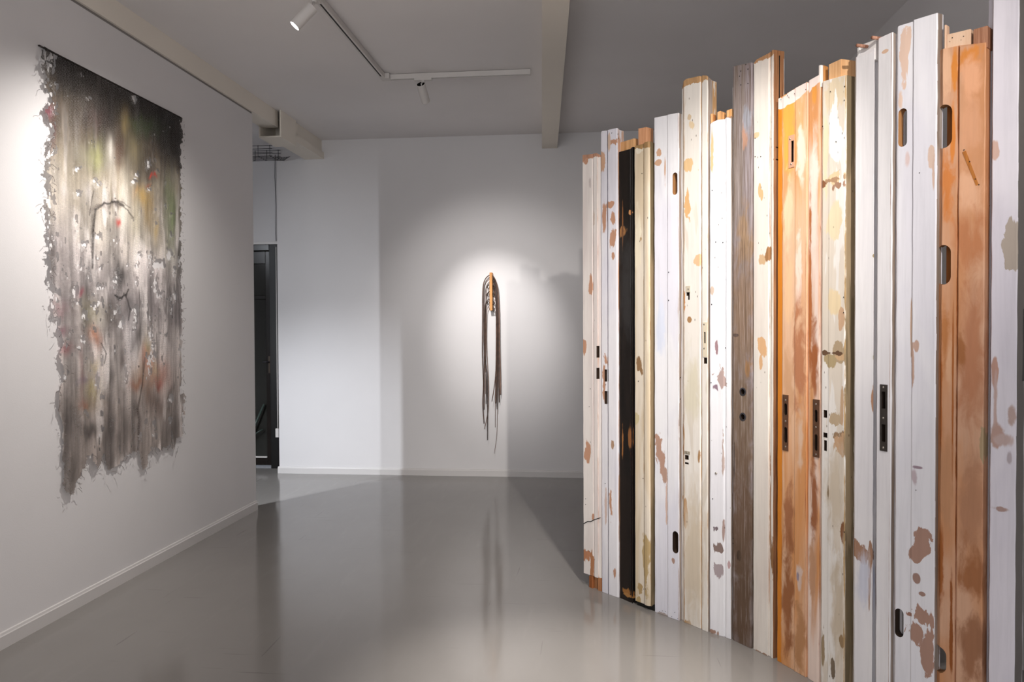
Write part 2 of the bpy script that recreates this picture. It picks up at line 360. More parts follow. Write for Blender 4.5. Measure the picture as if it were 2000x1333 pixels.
def lamp(label, track_pt, alongx, head_top, direction, lit):
    t = thing('track_spotlight', label, 'spotlight', (track_pt[0], track_pt[1], TZ-.036))
    L = Vector(t.location); d = Vector(direction).normalized()
    a, b = (.065, .016) if alongx else (.016, .065)
    box_obj('track_adapter', (-a, -b, -.014), (a, b, .001), M_paint, t, .002)
    top = Vector(head_top)-L; stemq = top + d*.03
    bm = bmesh.new(); tube(bm, [(0, 0, -.01), (0, 0, -.03)], .014, 16); tube(bm, [(0, 0, -.025), tuple(top*.8 + Vector((0, 0, -.005))), tuple(stemq)], .006, 10); bm_obj('bracket', bm, M_paint, t, True)
    q = d.to_track_quat('Z', 'Y').to_matrix()
    ln = .145; r = .0315; n = 40; bm = bmesh.new()
    prof = [(.004, .018), (r-.005, .018), (r-.003, 0), (r, .003), (r, ln), (r-.003, ln+.001), (r-.006, ln-.006), (r-.007, ln-.02)]
    rings = [[bm.verts.new(top + q @ Vector((rr*math.cos(2*PI*k/n), rr*math.sin(2*PI*k/n), z))) for k in range(n)] for rr, z in prof]
    for i, (g, h) in enumerate(zip(rings, rings[1:])):
        for k in range(n): bm.faces.new((g[k], g[(k+1) % n], h[(k+1) % n], h[k])).material_index = 1 if i < 2 else 0
    bm.faces.new(rings[0]).material_index = 1
    bm_obj('lamp_head', bm, [M_paint, M_black], t, True).data.set_sharp_from_angle(angle=.6)
    bm = bmesh.new(); vs = [bm.verts.new(top + q @ Vector(((r-.007)*math.cos(2*PI*k/n), (r-.007)*math.sin(2*PI*k/n), ln-.008))) for k in range(n)]; bm.faces.new(vs)
    k = NT('lamp_lens'); k.b.inputs['Emission Color'].default_value = (1, .97, .93, 1); k.b.inputs['Emission Strength'].default_value = 30 if lit else 12
    bm_obj('lens', bm, k.m, t)
    return t
lamp('white cylinder track spotlight, its glowing lens turned towards the left wall', (-1.5, 4.13), False, (-1.497, 4.10, 3.192), LAMP_A_DIR, True)
lamp('white cylinder spotlight under the far track arm, black open back end towards the viewer', (-1.21, 5.57), True, (-1.222, 5.545, 3.215), LAMP_B_DIR, True)

# ------------------------------------------------------------ hanging strap sculpture on the back wall
M_leather = plain('brown_leather', '664C40', .5, .25, 30, .0006); M_leather2 = plain('dark_leather', '47352C', .45, .2, 30, .0006)
M_leather3 = plain('grey_brown_leather', '85695C', .55, .2, 30, .0006)
hs = thing('strap_sculpture', 'narrow orange wooden bar with long dark leather straps hanging in loops on the back wall', 'sculpture', (-.953, YB-.02, 1.97))
HL = Vector(hs.location)
a = on(956.0, 532.5, 1, YB-.07)-HL; b = on(961.6, 607, 1, YB-.07)-HL
bm = bmesh.new(); box(bm, (a.x, -.05, b.z), (b.x, .019, a.z)); o = bm_obj('wooden_bar', bm, raw_wood('orange_wood', 'D39A5E', 'B87B42', 40, .5), hs)
o.modifiers.new('bevel', 'BEVEL').width = .002
def strap(pts, depth0, depth1, w, mat, twist=0.0, nm='leather_strap'):
    P = [on(x, y, 1, YB-.0)-HL for x, y in pts]; n = len(P)
    # catmull-rom in the plane of the wall, drawn out from it by depth
    out = []
    for i in range(n-1):
        p0, p1, p2, p3 = P[max(i-1, 0)], P[i], P[i+1], P[min(i+2, n-1)]
        for k in range(6):
            t = k/6; out.append(.5*((2*p1)+(p2-p0)*t+(2*p0-5*p1+4*p2-p3)*t*t+(3*p1-p0-3*p2+p3)*t**3))
    out.append(P[-1]); m = len(out); bm = bmesh.new(); rings = []
    for i, p in enumerate(out):
        f = i/(m-1); dep = depth0+(depth1-depth0)*min(1, f*2.2)+.006*math.sin(f*9+pts[0][1])
        d = (out[min(i+1, m-1)]-out[max(i-1, 0)]).normalized()
        an = twist + .9*math.sin(f*2.6+pts[0][0]+pts[-1][1]); side = Vector((d.z, 0, -d.x)).normalized(); nor = Vector((0, -1, 0))
        ww = side*math.cos(an)+nor*math.sin(an); tt = -side*math.sin(an)+nor*math.cos(an)
        c = Vector((p.x, -dep+.02, p.z)); fade = 1 if f < .93 else 1-(f-.93)*3
        rings.append([bm.verts.new(c+ww*w*fade*sx/2+tt*.0013*sy) for sx, sy in ((-1, -1), (1, -1), (1, 1), (-1, 1))])
    for g, h in zip(rings, rings[1:]):
        for k in range(4): bm.faces.new((g[k], g[(k+1) % 4], h[(k+1) % 4], h[k]))
    bm.faces.new(rings[0]); bm.faces.new(rings[-1][::-1])
    return bm_obj(nm, bm, mat, hs, True)
L1, L2, L3 = M_leather, M_leather2, M_leather3
for pts, d0, d1, w, m in (
    ([(957, 538), (950, 544), (945.5, 555), (944, 575), (943.8, 620), (943.2, 690), (945, 750), (943.8, 788), (946.5, 827)], .045, .035, .016, L1),
    ([(957, 546), (951, 552), (947.5, 564), (946, 590), (945.6, 640), (946.5, 710), (946.5, 770), (946.3, 800)], .045, .025, .012, L1),
    ([(957, 569), (952, 575), (950, 588), (947.6, 612), (947.5, 660), (948, 710), (950.3, 745), (950.2, 789)], .045, .03, .010, L2),
    ([(957, 584), (951.5, 590), (949, 603), (948.5, 640), (949, 700), (952.5, 735), (953.4, 790), (953.3, 859)], .045, .035, .012, L2),
    ([(957, 597), (953, 603), (951.5, 618), (951, 660), (952, 700), (954.5, 745), (954.6, 790), (952.5, 812), (947, 838)], .045, .02, .010, L3),
    ([(957, 554), (952, 561), (949.6, 572), (949.2, 592), (949.6, 640), (949.4, 720), (949, 770)], .045, .022, .008, L3),
    ([(961, 538), (966, 543), (970.5, 553), (973.5, 570), (975.5, 610), (976.6, 680), (978, 735), (978.5, 771)], .045, .03, .018, L3),
    ([(961, 541), (966, 547), (970, 559), (972.5, 585), (974, 640), (974.5, 700), (976, 786)], .045, .028, .015, L1),
    ([(961, 545), (966.5, 553), (969.5, 575), (971.5, 610), (972.4, 680), (972.6, 745), (972, 799)], .045, .035, .014, L2),
    ([(963, 552), (968, 566), (970, 590), (970.3, 650), (970, 705), (967.5, 748), (962, 784)], .045, .04, .012, L1),
    ([(963, 556), (968.5, 575), (970.8, 610), (971.2, 690), (970, 750), (969, 788)], .045, .03, .014, L1),
    ([(964, 560), (968.5, 590), (969, 640), (968.5, 720), (967.8, 780), (967.5, 835)], .03, .012, .006, L3),
    ([(965, 558), (970, 580), (972, 640), (971.5, 740), (971.5, 810), (970.5, 850), (966, 886)], .03, .012, .006, L3)):
    strap(pts, d0*.8, d1, w*.62, m)
for i, y in enumerate((545, 559, 574, 590, 603)):
    for sx in ((1, -1) if i in (1, 2, 3) else (1,)):
        c = on(958.8+sx*5, y+2, 1, YB-.05)-HL; bm = bmesh.new()
        tube(bm, [(c.x+.011*math.cos(t)*(1+.2*math.sin(3*t+i)), -.03+.006*math.sin(2*t), c.z+.017*math.sin(t)) for t in np.linspace(0, 2*PI, 15)], .0032, 6)
        tube(bm, [(c.x-sx*.02, -.03, c.z+.035), (c.x+sx*.004, -.03, c.z+.012), (c.x+sx*.008, -.028, c.z-.012)], .003, 6)
        bm_obj('knotted_loop', bm, M_leather2, hs, True)

# ------------------------------------------------------------ torn dyed netting on the left partition
def vnoise(u, v, seed):
    g = np.random.default_rng(seed); n = 256; G = g.random((n, n))
    ui, vi = np.floor(u).astype(int), np.floor(v).astype(int); fu, fv = u-ui, v-vi
    fu = fu*fu*(3-2*fu); fv = fv*fv*(3-2*fv)
    a, b, c, d = G[ui % n, vi % n], G[(ui+1) % n, vi % n], G[ui % n, (vi+1) % n], G[(ui+1) % n, (vi+1) % n]
    return (a*(1-fu)+b*fu)*(1-fv)+(c*(1-fu)+d*fu)*fv
def fbm(u, v, seed, o=4):
    s = 0; w = 0
    for i in range(o): s = s+vnoise(u*2**i, v*2**i, seed+i)*.5**i; w += .5**i
    return s/w
def inpoly(x, y, P):
    r = np.zeros(x.shape, bool); n = len(P)
    for i in range(n):
        x1, y1 = P[i]; x2, y2 = P[(i+1) % n]
        if y1 == y2: continue
        r ^= ((y1 > y) != (y2 > y)) & (x < (x2-x1)*(y-y1)/(y2-y1)+x1)
    return r
OUT = [(72, 87), (77, 118), (70, 128), (72, 140), (82, 150), (74, 160), (84, 175), (97, 186), (92, 200), (84, 208), (80, 222), (88, 240), (96, 246), (102, 255),
       (90, 275), (84, 295), (90, 300), (88, 318), (84, 335), (92, 345), (88, 370), (84, 395), (80, 402), (88, 415), (94, 425), (90, 440), (84, 455), (90, 470), (86, 500),
       (92, 520), (90, 545), (100, 565), (90, 592), (98, 600), (96, 625), (104, 645), (118, 665), (110, 680), (108, 700), (118, 715), (116, 740), (105, 763), (106, 790), (114, 830), (116, 865), (120, 910), (119, 946), (131, 971), (140, 958), (146, 937), (150, 913), (161, 920), (165, 892), (174, 888), (180, 918), (188, 909), (195, 888), (203, 898),
       (206, 924), (216, 914), (229, 903), (240, 892), (263, 881), (268, 886), (268, 905), (276, 920), (283, 907), (289, 876), (296, 873), (306, 882),
       (323, 871), (336, 883), (341, 864), (349, 849), (351, 819), (355, 780), (349, 759), (351, 725), (349, 650), (351, 575), (348, 540), (350, 500), (348, 430), (349, 350), (350, 300), (352, 270), (351, 231)]
def project(Pt):
    d = Pt-np.array(CAM); z = d@np.array(F_); return 1000+FPX*(d@np.array(R_))/z, 666.5-FPX*(d@np.array(U_))/z
ny, nz = 330, 540
gy = np.linspace(3.46, 4.90, ny); gz = np.linspace(.56, 2.86, nz)
Yg, Zg = np.meshgrid(gy, gz, indexing='ij')
px, py = project(np.stack([np.full(Yg.shape, XL), Yg, Zg], -1))
jag = 26*(fbm(Yg*30, Zg*30, 3, 4)-.5)
topz = 2.828
inside = inpoly(px+jag*.55, py+13*(fbm(Yg*36, Zg*14, 8, 3)-.5)*(py > 700), OUT) & (Zg < topz)
down = np.clip((topz-Zg)/2.2, 0, 1)
streak = fbm(Yg*26, Zg*1.6, 21, 4); streak2 = fbm(Yg*9, Zg*2.2, 25, 4); cloud = fbm(Yg*5, Zg*5, 31, 5); fine = fbm(Yg*60, Zg*30, 41, 3)
def sr(h): return np.array(lin(h)[:3])
col = np.zeros(Yg.shape+(3,))
keys = [(0, '231B16'), (.07, '33291F'), (.15, '655848'), (.25, '9A9080'), (.36, 'B0A89F'), (.46, 'A8A09E'), (.58, '8A8282'), (.70, 'B9B0AC'), (.82, 'A0958F'), (1, '978C86')]
kd = [k[0] for k in keys]; kc = np.array([sr(k[1]) for k in keys])
dd = np.clip(down+(cloud-.5)*.16, 0, 1)
for c in range(3): col[..., c] = np.interp(dd, kd, kc[:, c])
col *= np.clip(.35+1.25*streak+.35*(fbm(Yg*70, Zg*6, 27, 3)-.5), .1, 1.6)[..., None]
dk = np.clip((fbm(Yg*11, Zg*5, 51, 4)-.56)*6, 0, 1)*np.interp(down, [0, .3, .45, 1], [.5, .25, .55, .4]); dk = dk*.8; col = col*(1-dk[..., None])+sr('3A3432')*dk[..., None]
lt = np.clip((fbm(Yg*16, Zg*3.2, 61, 4)-.57)*7, 0, 1)*np.interp(down, [0, .2, .3, 1], [.1, .2, .7, .7]); col = col*(1-lt[..., None])+sr('D2CBC8')*lt[..., None]  # pale streaks paint highlights of the folds into the cloth colour
BL = [(150, 110, 60, 18, '1E1613', .8), (230, 180, 50, 22, '2A201A', .7), (320, 235, 30, 40, '1D1814', .8), (250, 195, 20, 40, '231C18', .5),
      (335, 290, 14, 26, '2A211C', .8), (280, 250, 28, 18, '4C6038', .75), (262, 242, 16, 10, '56663E', .6), (240, 245, 10, 34, 'AE9764', .55), (258, 290, 16, 40, '9A8E66', .5),
      (182, 232, 22, 26, '61463F', .6), (140, 205, 34, 30, '75685A', .5), (178, 300, 22, 28, '96985F', .5), (188, 312, 12, 30, 'A9AA72', .5), (210, 298, 7, 32, 'C9C4BC', .85), (224, 300, 9, 34, '6A4A3A', .6),
      (150, 305, 20, 30, '8D8878', .5), (190, 350, 50, 22, 'AAA08E', .5), (290, 345, 5, 4, 'D0301E', .9), (300, 341, 4, 5, 'C83020', .8), (284, 360, 6, 4, 'B05040', .6), (262, 375, 6, 9, 'C08A4A', .4),
      (278, 385, 16, 20, 'C29A3E', .65), (285, 420, 8, 40, 'AC8C48', .5), (298, 455, 6, 26, 'B89A4E', .5), (328, 420, 9, 70, '6E8A4C', .6), (325, 370, 10, 30, '77805E', .5), (241, 400, 8, 55, 'CAC5BB', .75), (262, 440, 12, 50, 'A8A080', .4),
      (228, 428, 5, 8, 'C23A30', .9), (218, 395, 16, 6, '3A2A26', .7), (190, 405, 14, 4, '4A3A34', .6), (178, 440, 4, 40, '4C4440', .6), (176, 470, 3, 30, '55504C', .5),
      (165, 375, 12, 20, 'B5B0B0', .6), (120, 370, 8, 16, 'B4AEAC', .5), (88, 215, 12, 18, '8C4656', .85), (99, 262, 6, 26, '6E3A40', .7), (92, 290, 10, 20, '7D6A68', .5), (110, 150, 12, 34, '3A3334', .6),
      (120, 440, 30, 40, '9A9290', .5), (110, 500, 26, 30, '8E8583', .4), (232, 540, 16, 26, '2B2828', .75), (245, 600, 10, 20, '2C2525', .7), (230, 578, 12, 3, '1C1716', .85), (210, 620, 18, 26, '4B403A', .55), (200, 600, 18, 14, '5A5048', .4),
      (153, 578, 7, 9, '9A3A50', .85), (112, 605, 18, 16, 'A27C80', .55), (118, 645, 12, 10, '83425A', .6), (125, 678, 14, 10, 'A0404A', .6), (172, 615, 24, 30, 'A19A78', .5), (176, 655, 12, 14, 'BC8263', .65), (182, 665, 8, 20, 'A86A4A', .5),
      (140, 620, 10, 50, 'B5ABA8', .5), (268, 650, 7, 40, '3B3431', .7), (250, 660, 12, 70, 'B3ADAE', .7), (282, 680, 6, 26, 'A09058', .6), (280, 710, 8, 24, 'B8694A', .7), (288, 730, 6, 30, 'D09A80', .6), (296, 735, 8, 22, 'B0A070', .5),
      (302, 752, 9, 10, 'A2453A', .8), (312, 735, 16, 30, 'AE6E58', .6), (262, 752, 12, 12, 'A8654A', .7), (268, 735, 14, 30, '9E7A5A', .6), (283, 770, 8, 30, '7A5A42', .6), (235, 700, 6, 24, '4A3A36', .7),
      (155, 745, 8, 8, '6A5A86', .5), (182, 745, 4, 22, '9C97C8', .6), (172, 760, 16, 24, 'A39252', .65), (158, 788, 7, 9, 'A85A44', .7), (170, 790, 22, 18, '8E7A5C', .5), (152, 730, 3, 60, '8A6060', .5), (178, 715, 12, 14, 'B0A06A', .4),
      (168, 838, 18, 16, '332C2A', .65), (300, 795, 18, 20, '6A4A3C', .5), (325, 680, 14, 60, '9D9492', .5), (130, 830, 16, 60, '4E4542', .45), (135, 930, 14, 40, '6C645E', .7), (275, 890, 10, 30, '9C9088', .6), (262, 830, 4, 60, '50403A', .5),
      (207, 900, 10, 22, '8A807C', .6), (212, 830, 14, 40, '5A504C', .5), (240, 840, 12, 40, '6A605C', .5), (330, 840, 16, 40, '5C5450', .5), (198, 520, 14, 40, '7A7472', .4), (320, 540, 10, 30, '6A625E', .4), (330, 510, 8, 24, 'A8A29A', .4)]
wx = px+14*(fbm(Yg*12, Zg*6, 71, 3)-.5); wy = py+36*(fbm(Yg*22, Zg*5, 75, 3)-.5)
for cx, cy, rx, ry, h, al in BL:
    m = np.exp(-(((wx-cx)/rx)**2+((wy-cy)/ry)**2)*1.1)*al*(.7+.6*streak); m = np.clip(m, 0, 1)[..., None]; col = col*(1-m)+sr(h)*m
# dark twig-like cords
def cord(pts, w, h, al):
    global col
    for (x1, y1), (x2, y2) in zip(pts, pts[1:]):
        dx, dy = x2-x1, y2-y1; t = np.clip(((wx*.3+px*.7-x1)*dx+(wy*.2+py*.8-y1)*dy)/(dx*dx+dy*dy), 0, 1)
        d = np.hypot(wx*.3+px*.7-x1-t*dx, wy*.2+py*.8-y1-t*dy); m = (np.clip(1.3-d/w, 0, 1)*al)[..., None]; col = col*(1-m)+sr(h)*m
cord([(175, 525), (178, 450), (182, 410), (198, 398), (225, 393), (236, 402)], 2.2, '2E2623', .75)
cord([(170, 420), (175, 385), (178, 375)], 1.5, '3A302C', .6); cord([(222, 395), (245, 410), (255, 425)], 1.4, '3A302C', .6); cord([(225, 390), (250, 405)], 1.3, '3A302C', .5)
cord([(218, 577), (228, 581), (240, 577), (246, 566)], 2, '1E1817', .85); cord([(240, 580), (249, 605), (246, 625)], 2, '2A2220', .6)
cord([(263, 880), (262, 800), (270, 760), (277, 700)], 1.5, '4A3830', .6); cord([(190, 670), (200, 690), (196, 712)], 1.5, '2E2624', .6)
lum = col.mean(-1, keepdims=True); col = col*np.clip((lum/.20)**.45, .45, 1.7)
# tears
holes = np.zeros(Yg.shape, bool)
HO = [(90, 114, 5, 6), (102, 112, 3, 4), (154, 146, 2, 2.5), (171, 192, 2.2, 2.5), (258, 194, 3, 6), (149, 327, 6, 3), (182, 353, 3, 5), (188, 360, 3, 3), (287, 318, 3, 8), (296, 312, 2, 3), (302, 331, 2, 4), (263, 340, 3, 3), (257, 356, 3.5, 4), (288, 370, 3, 6),
      (148, 377, 6, 5), (88, 375, 5, 6), (97, 300, 4, 4), (145, 427, 3, 5), (152, 445, 2, 2), (186, 462, 5, 7), (160, 477, 7, 5), (222, 460, 2, 3), (224, 472, 2, 2), (299, 437, 1.5, 3), (184, 505, 3, 4), (193, 520, 5, 5), (154, 520, 4, 2), (225, 527, 3, 3),
      (263, 518, 3, 4), (267, 497, 4, 4), (288, 500, 3, 5), (305, 515, 11, 9), (325, 497, 5, 10), (293, 532, 2, 4), (298, 542, 2, 4), (262, 548, 4, 8), (220, 547, 4, 6), (298, 558, 3, 12), (305, 575, 5, 6), (335, 530, 3, 8), (337, 580, 3, 8), (107, 570, 5, 5), (90, 517, 5, 5),
      (142, 565, 3, 14), (190, 560, 6, 5), (178, 598, 4, 9), (161, 615, 4, 10), (182, 610, 3, 4), (150, 592, 4, 5), (105, 628, 7, 7), (178, 645, 3, 6), (156, 662, 5, 8), (148, 680, 3, 3), (232, 630, 5, 10), (260, 608, 4, 9), (261, 624, 3, 5), (287, 620, 2, 8), (291, 650, 3, 14), (294, 675, 3, 8), (296, 694, 3, 8),
      (218, 680, 3, 8), (194, 700, 3, 10), (182, 745, 4, 18), (241, 742, 2, 10), (193, 775, 3, 6), (163, 808, 5, 4), (194, 808, 3, 6), (296, 828, 3.5, 8), (296, 850, 3, 7), (194, 838, 3, 6), (280, 823, 3, 3), (268, 855, 2, 10), (328, 778, 4, 6), (120, 738, 2, 5), (330, 850, 3, 6), (327, 820, 3, 5), (288, 710, 2, 20)]
jx = px+5*(fbm(Yg*70, Zg*50, 81, 2)-.5)*2; jy = py+7*(fbm(Yg*60, Zg*60, 85, 2)-.5)*2
for cx, cy, rx, ry in HO: holes |= ((jx-cx)/(rx*1.05))**2+((jy-cy)/(ry*1.05))**2 < 1
dens = np.interp(py, [180, 330, 430, 520, 700, 760, 850], [0, .01, .03, .06, .055, .03, .02])
holes |= fbm(Yg*40, Zg*22, 91, 3) > (.88-dens*2.1)
holes |= (px < 108) & (fbm(Yg*55, Zg*40, 95, 3) > .67)
# relief: vertical gathers that grow towards the hem
rel = .013+.007*(streak2-.5)*2*(.3+down)+.009*(streak-.5)*2*(.2+down)+.004*(fine-.5)+.005*down+np.clip((104-px)/30, 0, 1)*.02*fbm(Yg*20, Zg*20, 99, 2)
P3 = np.stack([rel+.002, Yg-4.15, Zg-1.7], -1)
keepv = inside & ~holes
quad = keepv[:-1, :-1] & keepv[1:, :-1] & keepv[:-1, 1:] & keepv[1:, 1:]
idx = np.arange(ny*nz).reshape(ny, nz)
q = np.stack([idx[:-1, :-1][quad], idx[1:, :-1][quad], idx[1:, 1:][quad], idx[:-1, 1:][quad]], 1)
used = np.unique(q); remap = np.full(ny*nz, -1); remap[used] = np.arange(len(used)); q = remap[q]
me = bpy.data.meshes.new('netting'); nv = len(used)
me.vertices.add(nv); me.vertices.foreach_set('co', P3.reshape(-1, 3)[used].ravel()); me.loops.add(q.size); me.loops.foreach_set('vertex_index', q.ravel())
me.polygons.add(len(q)); me.polygons.foreach_set('loop_start', np.arange(len(q))*4); me.update(calc_edges=True)
at = me.color_attributes.new('dye_and_highlights', 'FLOAT_COLOR', 'POINT'); at.data.foreach_set('color', np.concatenate([np.clip(col.reshape(-1, 3)[used], 0, 1), np.ones((nv, 1))], 1).ravel())
me.polygons.foreach_set('use_smooth', np.ones(len(q), bool))
k = NT('dyed_netting'); a_ = k.n.new('ShaderNodeAttribute'); a_.attribute_name = 'dye_and_highlights'
v = k.n.new('ShaderNodeTexVoronoi'); v.feature = 'F1'; v.inputs['Scale'].default_value = 1; v.inputs['Randomness'].default_value = .25
k.l.new(k.mapv((1, 150, 150)), v.inputs['Vector']); cell = k.ss(v.outputs['Distance'], .42, .30)
k.col(k.mix(k.math('MULTIPLY', cell, .35), k.mix(.0, a_.outputs['Color'], a_.outputs['Color']), k.mix(.5, a_.outputs['Color'], lin('D8D0CC'))), .7, .2)
tl = k.n.new('ShaderNodeBsdfTranslucent'); k.l.new(a_.outputs['Color'], tl.inputs[0]); tp = k.n.new('ShaderNodeBsdfTransparent')
m1 = k.n.new('ShaderNodeMixShader'); m1.inputs[0].default_value = .25; k.l.new(k.b.outputs[0], m1.inputs[1]); k.l.new(tl.outputs[0], m1.inputs[2])
m2 = k.n.new('ShaderNodeMixShader'); k.l.new(k.math('MULTIPLY', cell, k.math('ADD', .3, k.math('MULTIPLY', k.ss(k.noise((1, 9, 3), 3), .4, .7), .3))), m2.inputs[0])
k.l.new(m1.outputs[0], m2.inputs[1]); k.l.new(tp.outputs[0], m2.inputs[2]); k.l.new(m2.outputs[0], k.n['Material Output'].inputs[0])
k.bump(k.math('ADD', k.noise((1, 90, 25), 4, .6), k.math('MULTIPLY', v.outputs['Distance'], .4)), .003, .5)
me.materials.append(k.m)
tx = thing('netting_textile', 'large torn dyed netting textile in grey, brown and green hanging on the left wall', 'textile', (XL, 4.15, 1.7))
link(bpy.data.objects.new('netting', me), tx)
# header batten and frayed threads round the torn outline
bm = bmesh.new(); ya = on(73, 88, 0, XL)[1]; yb = on(351, 231, 0, XL)[1]
box(bm, (.002, ya-4.15, 2.824-1.7), (.012, yb-4.15, 2.829-1.7)); bm_obj('hanging_batten', bm, plain('dark_batten', '2A2220', .7), tx)
bm = bmesh.new(); Pw = [on(x, y, 0, XL) for x, y in OUT]
for i in range(len(Pw)-1):
    A_, B_ = Pw[i], Pw[i+1]; n = max(1, int((B_-A_).length/.028)); rightedge = OUT[i][0] > 340
    for j in range(n):
        p = A_.lerp(B_, (j+random.random())/n)-Vector((XL, 4.15, 1.7)); p.x = .03; l = random.uniform(.006, .022)*(1.1 if not rightedge else .7)
        an = random.uniform(0, 2*PI); pts = [p]
        for s_ in range(4):
            an += random.uniform(-.9, .9); pts.append(pts[-1]+Vector((random.uniform(-.2, .3)*l, math.cos(an)*l*.5, math.sin(an)*l*.5-.1*l)))
        tube(bm, pts, .0011, 3, False)
o = bm_obj('frayed_threads', bm, plain('thread', '6E6462', .8), tx); o['kind'] = 'stuff'

# ------------------------------------------------------------ screen of salvaged door members
YF = {1138: 1144, 1174: 1157, 1209: 1169, 1239: 1182, 1278: 1196, 1331: 1214, 1385: 1236, 1432: 1250, 1471: 1268, 1518: 1291, 1578: 1324, 1604: 1341, 1668: 1382, 1747: 1427, 1836: 1466, 1926: 1500, 1990: 1524, 2060: 1545}
KX = sorted(YF)
def plan(px):
    """point of the screen's base curve seen at this column of the horizon row"""
    yf = float(np.interp(px, KX, [YF[k] for k in KX])); g = on(px, yf, 2, 0.0); d = Vector(ray(px, 636).xy); return d.normalized()*Vector(g.xy).length
scr = thing('plank_screen', 'curved freestanding screen of tall salvaged painted door planks set side by side', 'sculpture', (.75, 3.5, 0))
M_raw = raw_wood('bare_pine'); M_rawd = raw_wood('old_brown_wood', 'A87650', '6B4228'); M_pocketshade = raw_wood('pocket_shade', '3E2C20', '1C130D'); M_hole = raw_wood('mortise_wood', 'B98554', '5E3B22')  # pocket wood is darkened, painting the shade inside shallow cuts
M_shaded = surf('greybrown_shaded_side', 'A89A90', '8C7C70', wood='7A6250', fx=14, thr=(.45, .55), grain=.5, rough=.6, seed=40); M_olive = surf('olive_side', '948064', '75654C', wood='B8A488', fx=14, thr=(.48, .54), specks=.5, rough=.6, seed=41)  # first one: brown-grey sides, with their shade painted into the tone
M_greyside = plain('grey_side', '77716C', .5); M_steel = plain('aged_steel', '8A8078', .35, .15, 25, .0003, .85); M_brass = plain('brown_strike_plate', '8A6650', .35, .15, 25, .0003, .75)
M_screw = plain('screw_steel', 'B8B0A6', .3, .1, 9, .0001, .9)

class Plank:
    def __init__(s, a, b, tilt=0):
        A, B = plan(a), plan(b); s.O = A; s.t = (B-A).normalized(); s.n = Vector((s.t.y, -s.t.x)); s.e = None; s.W = (B-A).length
    def at(s, px, py, v=0.0):
        """local (u, z) of the pixel on the plank plane at offset v"""
        r = ray(px, py); d = Vector(r.xy); o = s.O+s.n*v; k = (o.x*s.n.x+o.y*s.n.y)/(d.x*s.n.x+d.y*s.n.y)
        h = d*k; return (h-o).dot(s.t), EYE+r.z*k
    def side(s, px, u):
        """offset v of a face square to the plank at local u, seen at column px"""
        d = Vector(ray(px, 636).xy); p = s.O+s.t*u
        # p + n*v parallel to d
        return -(p.x*d.y-p.y*d.x)/(s.n.x*d.y-s.n.y*d.x)
    def zt(s, px, py, u, v):
        p = s.O+s.t*u+s.n*v; r = ray(px, py); return EYE+r.z/Vector(r.xy).length*p.length

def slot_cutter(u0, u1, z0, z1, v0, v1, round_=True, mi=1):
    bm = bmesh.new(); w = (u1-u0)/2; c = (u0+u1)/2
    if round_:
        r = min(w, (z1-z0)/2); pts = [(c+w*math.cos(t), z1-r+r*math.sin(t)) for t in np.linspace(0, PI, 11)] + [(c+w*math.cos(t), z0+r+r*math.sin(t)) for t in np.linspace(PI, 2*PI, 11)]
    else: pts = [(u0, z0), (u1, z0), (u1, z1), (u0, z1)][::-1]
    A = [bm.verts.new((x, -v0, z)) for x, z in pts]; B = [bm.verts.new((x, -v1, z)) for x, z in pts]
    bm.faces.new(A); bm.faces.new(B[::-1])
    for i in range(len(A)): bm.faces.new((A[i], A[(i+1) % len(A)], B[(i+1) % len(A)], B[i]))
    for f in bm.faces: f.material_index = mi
    return bm_obj('cutter', bm, [M_raw, M_hole, M_rawd, M_pocketshade])

